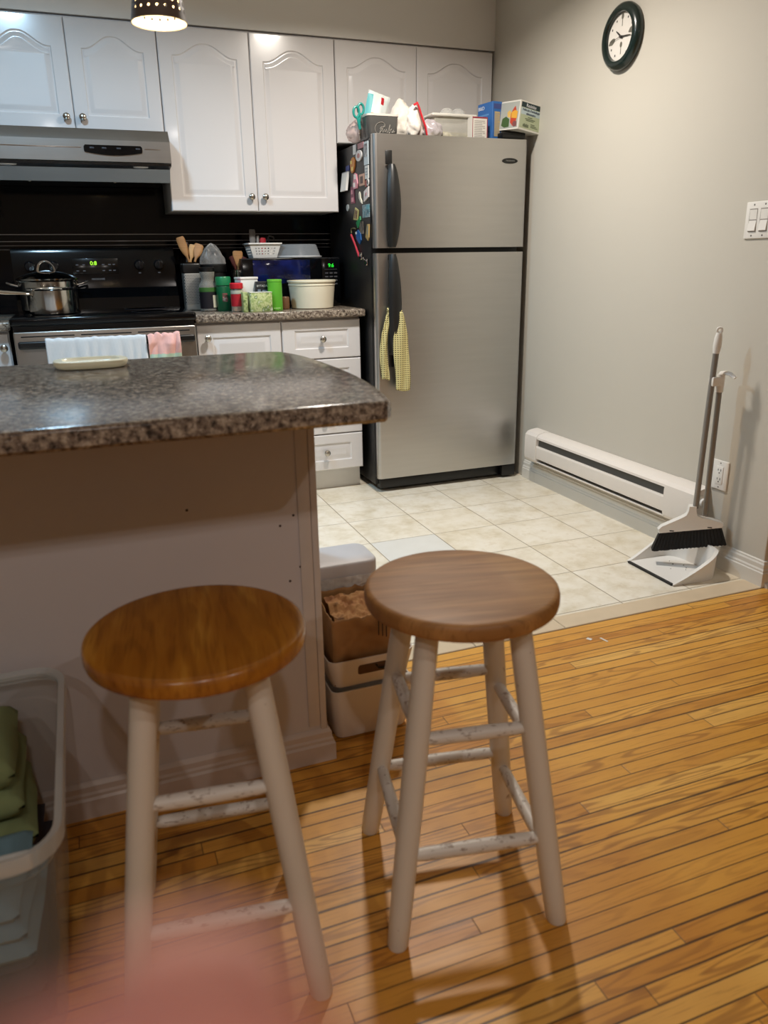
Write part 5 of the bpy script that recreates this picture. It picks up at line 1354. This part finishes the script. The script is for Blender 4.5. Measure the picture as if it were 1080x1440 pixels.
# ------------------------------------------------------------------ dustpan and broom
def broom_set():
    GP = M('grey_pole', '#8d8a86', .35, var=.04, metal=.35)
    t = thing('dustpan', 'white upright dustpan with long grey pole on the tiles by the wall', 'dustpan', (-.19, -2.17, 0))
    yc, hw = -2.168, .121
    mb = MB(); b = mb.b
    # outline in plan, from left lip corner round the back to right lip corner
    N = 44; plan = []
    for i in range(N+1):
        u = i/N
        if u < .3: k = u/.3; x = -.288+.135*k; y = yc+hw+.008*k
        elif u > .7: k = (1-u)/.3; x = -.288+.135*k; y = yc-hw-.008*k
        else:
            a = (u-.3)/.4*PI; x = -.153+.078*math.sin(a)**.8; y = yc+(hw+.008)*math.copysign(abs(math.cos(a))**.6, math.cos(a))
        plan.append((x, y))
    def wall_h(x): k = max(0, min(1, (x+.288)/.18)); return .004+.094*(k**1.15)
    rings_ = []
    fl = []; 
    for x, y in plan:
        h = wall_h(x); ox, oy = (x+.2), (y-yc); ln = math.hypot(ox, oy); ox /= ln; oy /= ln
        fx = x-ox*.010*(h/.1); fy = y-oy*.014*(h/.1)
        bz = .0075
        rings_.append([Vector((x+.006*ox, y+.006*oy, .0005)), Vector((x+.010*ox, y+.010*oy, h)), Vector((x+.013*ox, y+.013*oy, h+.003)), Vector((x, y, h+.004)), Vector((fx, fy, bz))])
        fl.append((fx, fy, bz))
    vs = [[b.verts.new(p) for p in r] for r in rings_]
    for r0, r1 in zip(vs, vs[1:]):
        for k in range(4): b.faces.new((r0[k], r1[k], r1[k+1], r0[k+1]))
    b.faces.new([r[4] for r in vs]); b.faces.new([r[0] for r in reversed(vs)])
    b.faces.new([vs[0][k] for k in range(5)]); b.faces.new([vs[-1][k] for k in reversed(range(5))])
    mb.build('pan', PLASW, t, smooth=40)
    mb = MB(); mb.bx(-.297, -.2865, yc-hw-.002, yc+hw+.002, .0004, .0095, .0025, 2); mb.build('rubber_lip', M('rubber_black', '#1c1b1a', .6), t)
    mb = MB(); mb.tube([(-.066, -2.176, .07), (-.069, -2.179, .30), (-.074, -2.183, .700)], .0100, 14); mb.build('pole', GP, t)
    mb = MB(); mb.tube([(-.0742, -2.183, .672), (-.0738, -2.184, .735)], .0135, 14)
    mb.tube([(-.074, -2.178, .738), (-.073, -2.20, .742), (-.071, -2.222, .740), (-.068, -2.243, .728)], [.008, .0085, .008, .006], 10, flat=.6); mb.build('hook_handle', PLASW, t)
    mb = MB(); mb.tube([(-.066, -2.176, .035), (-.066, -2.176, .085)], [.014, .0125], 14); mb.build('pole_socket', PLASW, t)
    mb = MB(); mb.box((-.098, -2.186, .712), (.042, .026, .032), .004, 2, Matrix.Rotation(-.1, 3, 'Z')); mb.build('pole_clip', PLASW, t)
    mb = MB()
    for x, y, s in ((-.16, -2.14, .006), (-.20, -2.175, .003), (-.14, -2.19, .004), (-.15, -2.11, .003), (-.13, -2.165, .005), (-.125, -2.22, .003), (-.155, -2.205, .003)):
        mb.box((x, y, .0090), (s, s*.7, .0022), .0006, 1, Matrix.Rotation(x*40, 3, 'Z'))
    tag(mb.build('dust_crumbs', M('dust_grey', '#6d6359', .9), None, origin=(-.16, -2.16, .0078), smooth=0), 'dark dust and crumbs lying in the white dustpan', 'dust', kind='stuff')
    # broom, clipped to the dustpan pole, bristles hanging over the pan, head turned towards the room
    t = thing('broom', 'white broom with black bristles clipped upright over the dustpan', 'broom', (-.125, -2.165, .07))
    mb = MB(); mb.tube([(-.114, -2.176, .240), (-.112, -2.180, .60), (-.110, -2.184, .815)], .0105, 14); mb.build('pole', M('grey_pole', '#8d8a86'), t)
    mb = MB()
    mb.tube([(-.110, -2.184, .810), (-.1095, -2.185, .835), (-.109, -2.186, .862), (-.1085, -2.187, .880)], [.0112, .0145, .0135, .0100], 14)
    mb.tube([(-.1085+.008*.8*math.cos(a), -2.187-.008*.6*math.cos(a), .889+.009*math.sin(a)) for a in [2*PI*i/18 for i in range(19)]], .0038, 8); mb.build('grip', PLASW, t)
    mb = MB()
    dx, dy = .816, -.577
    prof = [(.112, .0), (.116, .010), (.106, .020), (.07, .036), (.035, .046), (.020, .058), (.0135, .078), (.0125, .095), (-.0125, .095), (-.0135, .078), (-.020, .060), (-.035, .050), (-.07, .040), (-.106, .026), (-.116, .016), (-.112, .0)]
    Pm = lambda u, v, h: Vector((-.120+u*dx+h*.577, -2.166+u*dy+h*.816, .153+v+u*.17*(1 if v < .05 else .3)))
    mb.rings([[Pm(u*.97, v*.99+.0008, -.017) for u, v in prof], [Pm(u, v, -.011) for u, v in prof], [Pm(u, v, .011) for u, v in prof], [Pm(u*.97, v*.99+.0008, .017) for u, v in prof]])
    hd = mb.build('head', PLASW, t, smooth=40)
    for u in (.066, -.066):
        mb = MB(); mb.box(Pm(u, .006, -.0172), (.016, .002, .004), .0008, 1, Matrix.Rotation(math.atan2(dy, dx), 3, 'Z')); mb.build('mark', DARK, hd, smooth=0)
    BRM = mat_lines('black_bristle', '#050505', '#1a1919', .0042, .3, 0, rough=.75)
    mb = MB()
    n = 60; rings2 = []
    for j in range(7):
        v = j/6; ring = []
        for side in (-1, 1):
            rng = range(n+1) if side < 0 else range(n, -1, -1)
            for i in rng:
                u = i/n*2-1; fl_ = u*(.109+.022*v)
                ln = .066+(.005*mnoise.noise(Vector((u*30, 3, side)))+.0022*((i*7) % 3))*(v > .9)
                q = Pm(fl_, 0, side*(.013+.006*v)+.0025*mnoise.noise(Vector((u*25, v*4, side)))*v+.0012*((i*5) % 3-1)); q.z += -.001-ln*v
                ring.append(q)
        rings2.append(ring)
    mb.rings(rings2); mb.build('bristles', BRM, t, smooth=0)
broom_set()

mb = MB(); mb.box((-.811, -2.521, .0008), (.012, .016, .0010), 0, 1, Matrix.Rotation(.5, 3, 'Z'))
tag(mb.build('paper_scrap', M('scrap_white', '#dedad2', .7), None, origin=(-.811, -2.521, 0), smooth=0), 'small square white paper scrap on the wood floor near the tiles', 'paper scrap', 'paper scraps on the wood floor')
mb = MB(); mb.box((-.772, -2.543, .0008), (.006, .030, .0010), 0, 1, Matrix.Rotation(.2, 3, 'Z'))
tag(mb.build('paper_scrap', M('scrap_white', '#dedad2'), None, origin=(-.772, -2.543, 0), smooth=0), 'thin white paper strip on the wood floor near the tiles', 'paper scrap', 'paper scraps on the wood floor')

# ------------------------------------------------------------------ perforated pendant lamp
def pendant():
    cx, cy, zb = -1.925, -2.300, 1.648
    t = thing('pendant_lamp', 'lit black perforated metal pendant lamp hanging over the island', 'pendant lamp', (cx, cy, zb))
    H, r0, r1 = .165, .0615, .036
    def shell(off, name, mat):
        mb = MB(); b = mb.b; nu, rows = 20, 12; cache = {}
        def pt(u, v): a = 2*PI*u; r = r0+(r1-r0)*v+off; return Vector((cx+r*math.cos(a), cy+r*math.sin(a), zb+H*v))
        def vert(i, j):
            k = (i % nu, j)
            if k not in cache: cache[k] = b.verts.new(pt(k[0]/nu, j/rows))
            return cache[k]
        for i in range(nu):
            for j in range(rows):
                q = [vert(i, j), vert(i+1, j), vert(i+1, j+1), vert(i, j+1)]
                if 0 < j < rows-1:
                    r = r0+(r1-r0)*((j+.5)/rows); rad = .0030
                    hole = [b.verts.new(pt((i+.5)/nu+rad*math.cos(a)/(2*PI*r), (j+.5)/rows+rad*math.sin(a)/H)) for a in [-PI*.75+2*PI*k/8 for k in range(8)]]
                    for k in range(4):
                        kk = (k+1) % 4; h0, h1, h2 = hole[2*k], hole[2*k+1], hole[(2*k+2) % 8]
                        b.faces.new((q[k], q[kk], h1, h0)) ; b.faces.new((q[kk], h2, h1))
                else: b.faces.new(q)
        return mb.build(name, mat, t, smooth=60)
    shell(0, 'shade', M('shade_bronze', '#6b6360', .38, metal=.2))
    shell(-.0016, 'shade_lining', M('shade_cream', '#f1e6cc', .6, var=.01))
    mb = MB(); mb.rings([[Vector((cx+r*math.cos(2*PI*i/40), cy+r*math.sin(2*PI*i/40), zb+z)) for i in range(40)] for r, z in ((r0, 0), (r0, -.0015), (r0-.0016, -.0015), (r0-.0016, 0))], False, False); mb.build('rim', M('rim_cream', '#d9cdb4', .4), t)
    mb = MB(); mb.lathe([(r1+.001, H-.001), (r1+.001, H+.004), (.016, H+.020), (.012, H+.045), (.004, H+.05)], (cx, cy, zb), 32); mb.build('cap', M('shade_bronze', '#6b6360'), t)
    mb = MB(); mb.tube([(cx, cy, zb+H+.045), (cx, cy, 2.445)], .003, 8); mb.build('cord', BLACK, t)
    mb = MB(); mb.lathe([(.045, -.025), (.05, -.02), (.05, -.0005)], (cx, cy, 2.45), 28); mb.build('ceiling_rose', BLACK, t)
    mb = MB(); mb.lathe([(.012, .118), (.013, .10), (.020, .085), (.023, .068), (.019, .050), (.008, .043), (.001, .042)], (cx, cy, zb), 24); mb.build('bulb', M('bulb_glow', '#ffe6b8', .4, emit='#ffd79a', estr=3), t)
    l = bpy.data.lights.new('pendant_light', 'POINT'); l.energy = PEND; l.color = (1, .80, .55); l.shadow_soft_size = .012
    o = bpy.data.objects.new('pendant_light', l); C.objects.link(o); o.parent = t; o.location = (0, 0, .030)
PEND = .42
pendant()

# ------------------------------------------------------------------ camera
CAM = Vector((-2.17651798, -4.32030162, 1.1339107))
RT = Vector((.93264316, -.36047911, -.01521645)); UP = Vector((.12498366, .28322366, .95087509)); FW = Vector((.33846095, .88872896, -.30920061))
cd = bpy.data.cameras.new('camera'); cam = bpy.data.objects.new('camera', cd); C.objects.link(cam)
cam.matrix_world = Matrix(((RT.x, UP.x, -FW.x, CAM.x), (RT.y, UP.y, -FW.y, CAM.y), (RT.z, UP.z, -FW.z, CAM.z), (0, 0, 0, 1)))
cd.sensor_fit = 'HORIZONTAL'; cd.sensor_width = 36; cd.lens = 1083.97*36/1080; cd.clip_start = .004
cd.dof.use_dof = True; cd.dof.focus_distance = 3.8; cd.dof.aperture_fstop = .03613/.0056
bpy.context.scene.camera = cam

# ------------------------------------------------------------------ the photographer's hand: one fingertip rises into the bottom of the view
def hand():
    P = lambda a, b, c: CAM + RT*a + UP*b + FW*c
    V = []; E = []; Rr = []
    def v(p, r): V.append(p); Rr.append(r); return len(V)-1
    def chain(root, pts):
        prev = root
        for p, r in pts: i = v(P(*p), r); E.append((prev, i)); prev = i
    palm = v(P(.004, -.150, .004), .026)
    wrist = v(P(-.004, -.195, -.010), .024); E.append((palm, wrist))
    chain(wrist, [((-.012, -.26, -.03), .027), ((-.03, -.36, -.06), .036), ((-.045, -.43, -.08), .040)])
    # index: straight up, its tip in front of the lens
    chain(palm, [((-.013, -.116, .012), .0130), ((-.0135, -.086, .026), .0110), ((-.0120, -.060, .031), .0110), ((-.0110, -.042, .0350), .0128), ((-.0106, -.032, .0350), .0132), ((-.0104, -.0232, .0350), .0112)])
    chain(palm, [((.006, -.114, .014), .0130), ((.006, -.092, .034), .0105), ((.006, -.088, .056), .0096), ((.006, -.104, .066), .0090), ((.006, -.118, .062), .0075)])
    chain(palm, [((.024, -.118, .012), .0125), ((.025, -.099, .032), .0100), ((.025, -.096, .053), .0092), ((.025, -.111, .063), .0086), ((.025, -.124, .059), .0072)])
    chain(palm, [((.040, -.126, .008), .0110), ((.042, -.112, .024), .0085), ((.042, -.110, .041), .0078), ((.042, -.121, .050), .0073), ((.042, -.131, .047), .0062)])
    chain(palm, [((-.022, -.158, .010), .0150), ((-.042, -.138, .022), .0120), ((-.050, -.114, .034), .0105), ((-.048, -.094, .042), .0088), ((-.047, -.088, .044), .0070)])
    me = bpy.data.meshes.new('hand'); me.from_pydata([p-P(.004, -.15, .004) for p in V], E, []); me.update()
    SK = M('skin', '#bb6f5c', .5, var=.10, scale=60, sss=.25, bump=.12, bscale=500)
    me.materials.append(SK)
    o = bpy.data.objects.new('hand', me); C.objects.link(o); o.location = P(.004, -.15, .004)
    sk = o.modifiers.new('skin', 'SKIN'); sk.use_smooth_shade = True
    for i, d in enumerate(me.skin_vertices[0].data): d.radius = (Rr[i], Rr[i]); d.use_root = (i == 0)
    sb = o.modifiers.new('smooth', 'SUBSURF'); sb.levels = 2; sb.render_levels = 2
    tag(o, 'blurred pink fingertip rising into the bottom of the view', 'hand')
    NL = M('fingernail', '#d9a898', .25, var=.04)
    base = P(.004, -.15, .004)
    for p, nrm, ax in (((-.0104, -.0310, .0475), FW, UP), ((.006, -.112, .0745), FW, -UP), ((.025, -.118, .0705), FW, -UP), ((.042, -.127, .0565), FW, -UP), ((-.0565, -.097, .044), -RT, UP)):
        mb = MB(); nrm = nrm.normalized(); ax = (ax-nrm*ax.dot(nrm)).normalized(); sd = nrm.cross(ax)
        c = P(*p)
        def f(u, v):
            a, b = (u-.5)*2, (v-.5)*2
            return c + sd*a*.0056*(1-.12*b*b) + ax*b*.0065 - nrm*(.0026*a*a+.0008*b*b)
        mb.sheet(9, 9, f); n = mb.build('fingernail', NL, o, smooth=80, solid=.0007)
hand()

# ------------------------------------------------------------------ lights: ceiling lamps of the kitchen and of the dining end
def lamp(name, x, y, e, col, size=.22, z=2.42, spread=180):
    l = bpy.data.lights.new(name, 'AREA'); l.shape = 'DISK'; l.size = size; l.spread = math.radians(spread); l.energy = e; l.color = col
    o = bpy.data.objects.new(name, l); C.objects.link(o); o.location = (x, y, z)
lamp('kitchen_lamp', -.92, -1.45, 25, (1, .92, .82), .15, spread=158)
lamp('kitchen_lamp', -2.32, -1.42, 19, (.48, .76, 1.0), .15, spread=165)
for x, y in ((-3.2, -5.1), (-2.2, -5.2), (-1.0, -5.3)): lamp('dining_lamp', x, y, 7.0, (1, .93, .88), .08)
w = bpy.data.worlds.new('world'); w.use_nodes = True; w.node_tree.nodes['Background'].inputs[0].default_value = (.05, .045, .04, 1)
sc = bpy.context.scene; sc.world = w
sc.view_settings.view_transform = 'Standard'; sc.view_settings.look = 'None'; sc.view_settings.gamma = 1; sc.view_settings.use_curve_mapping = False
sc.view_settings.exposure = 0.35
cy = sc.cycles
cy.use_denoising = True; cy.max_bounces = 10; cy.diffuse_bounces = 5; cy.glossy_bounces = 5; cy.transparent_max_bounces = 24; cy.transmission_bounces = 6
cy.sample_clamp_indirect = 6; cy.caustics_reflective = False; cy.caustics_refractive = False; cy.blur_glossy = .5
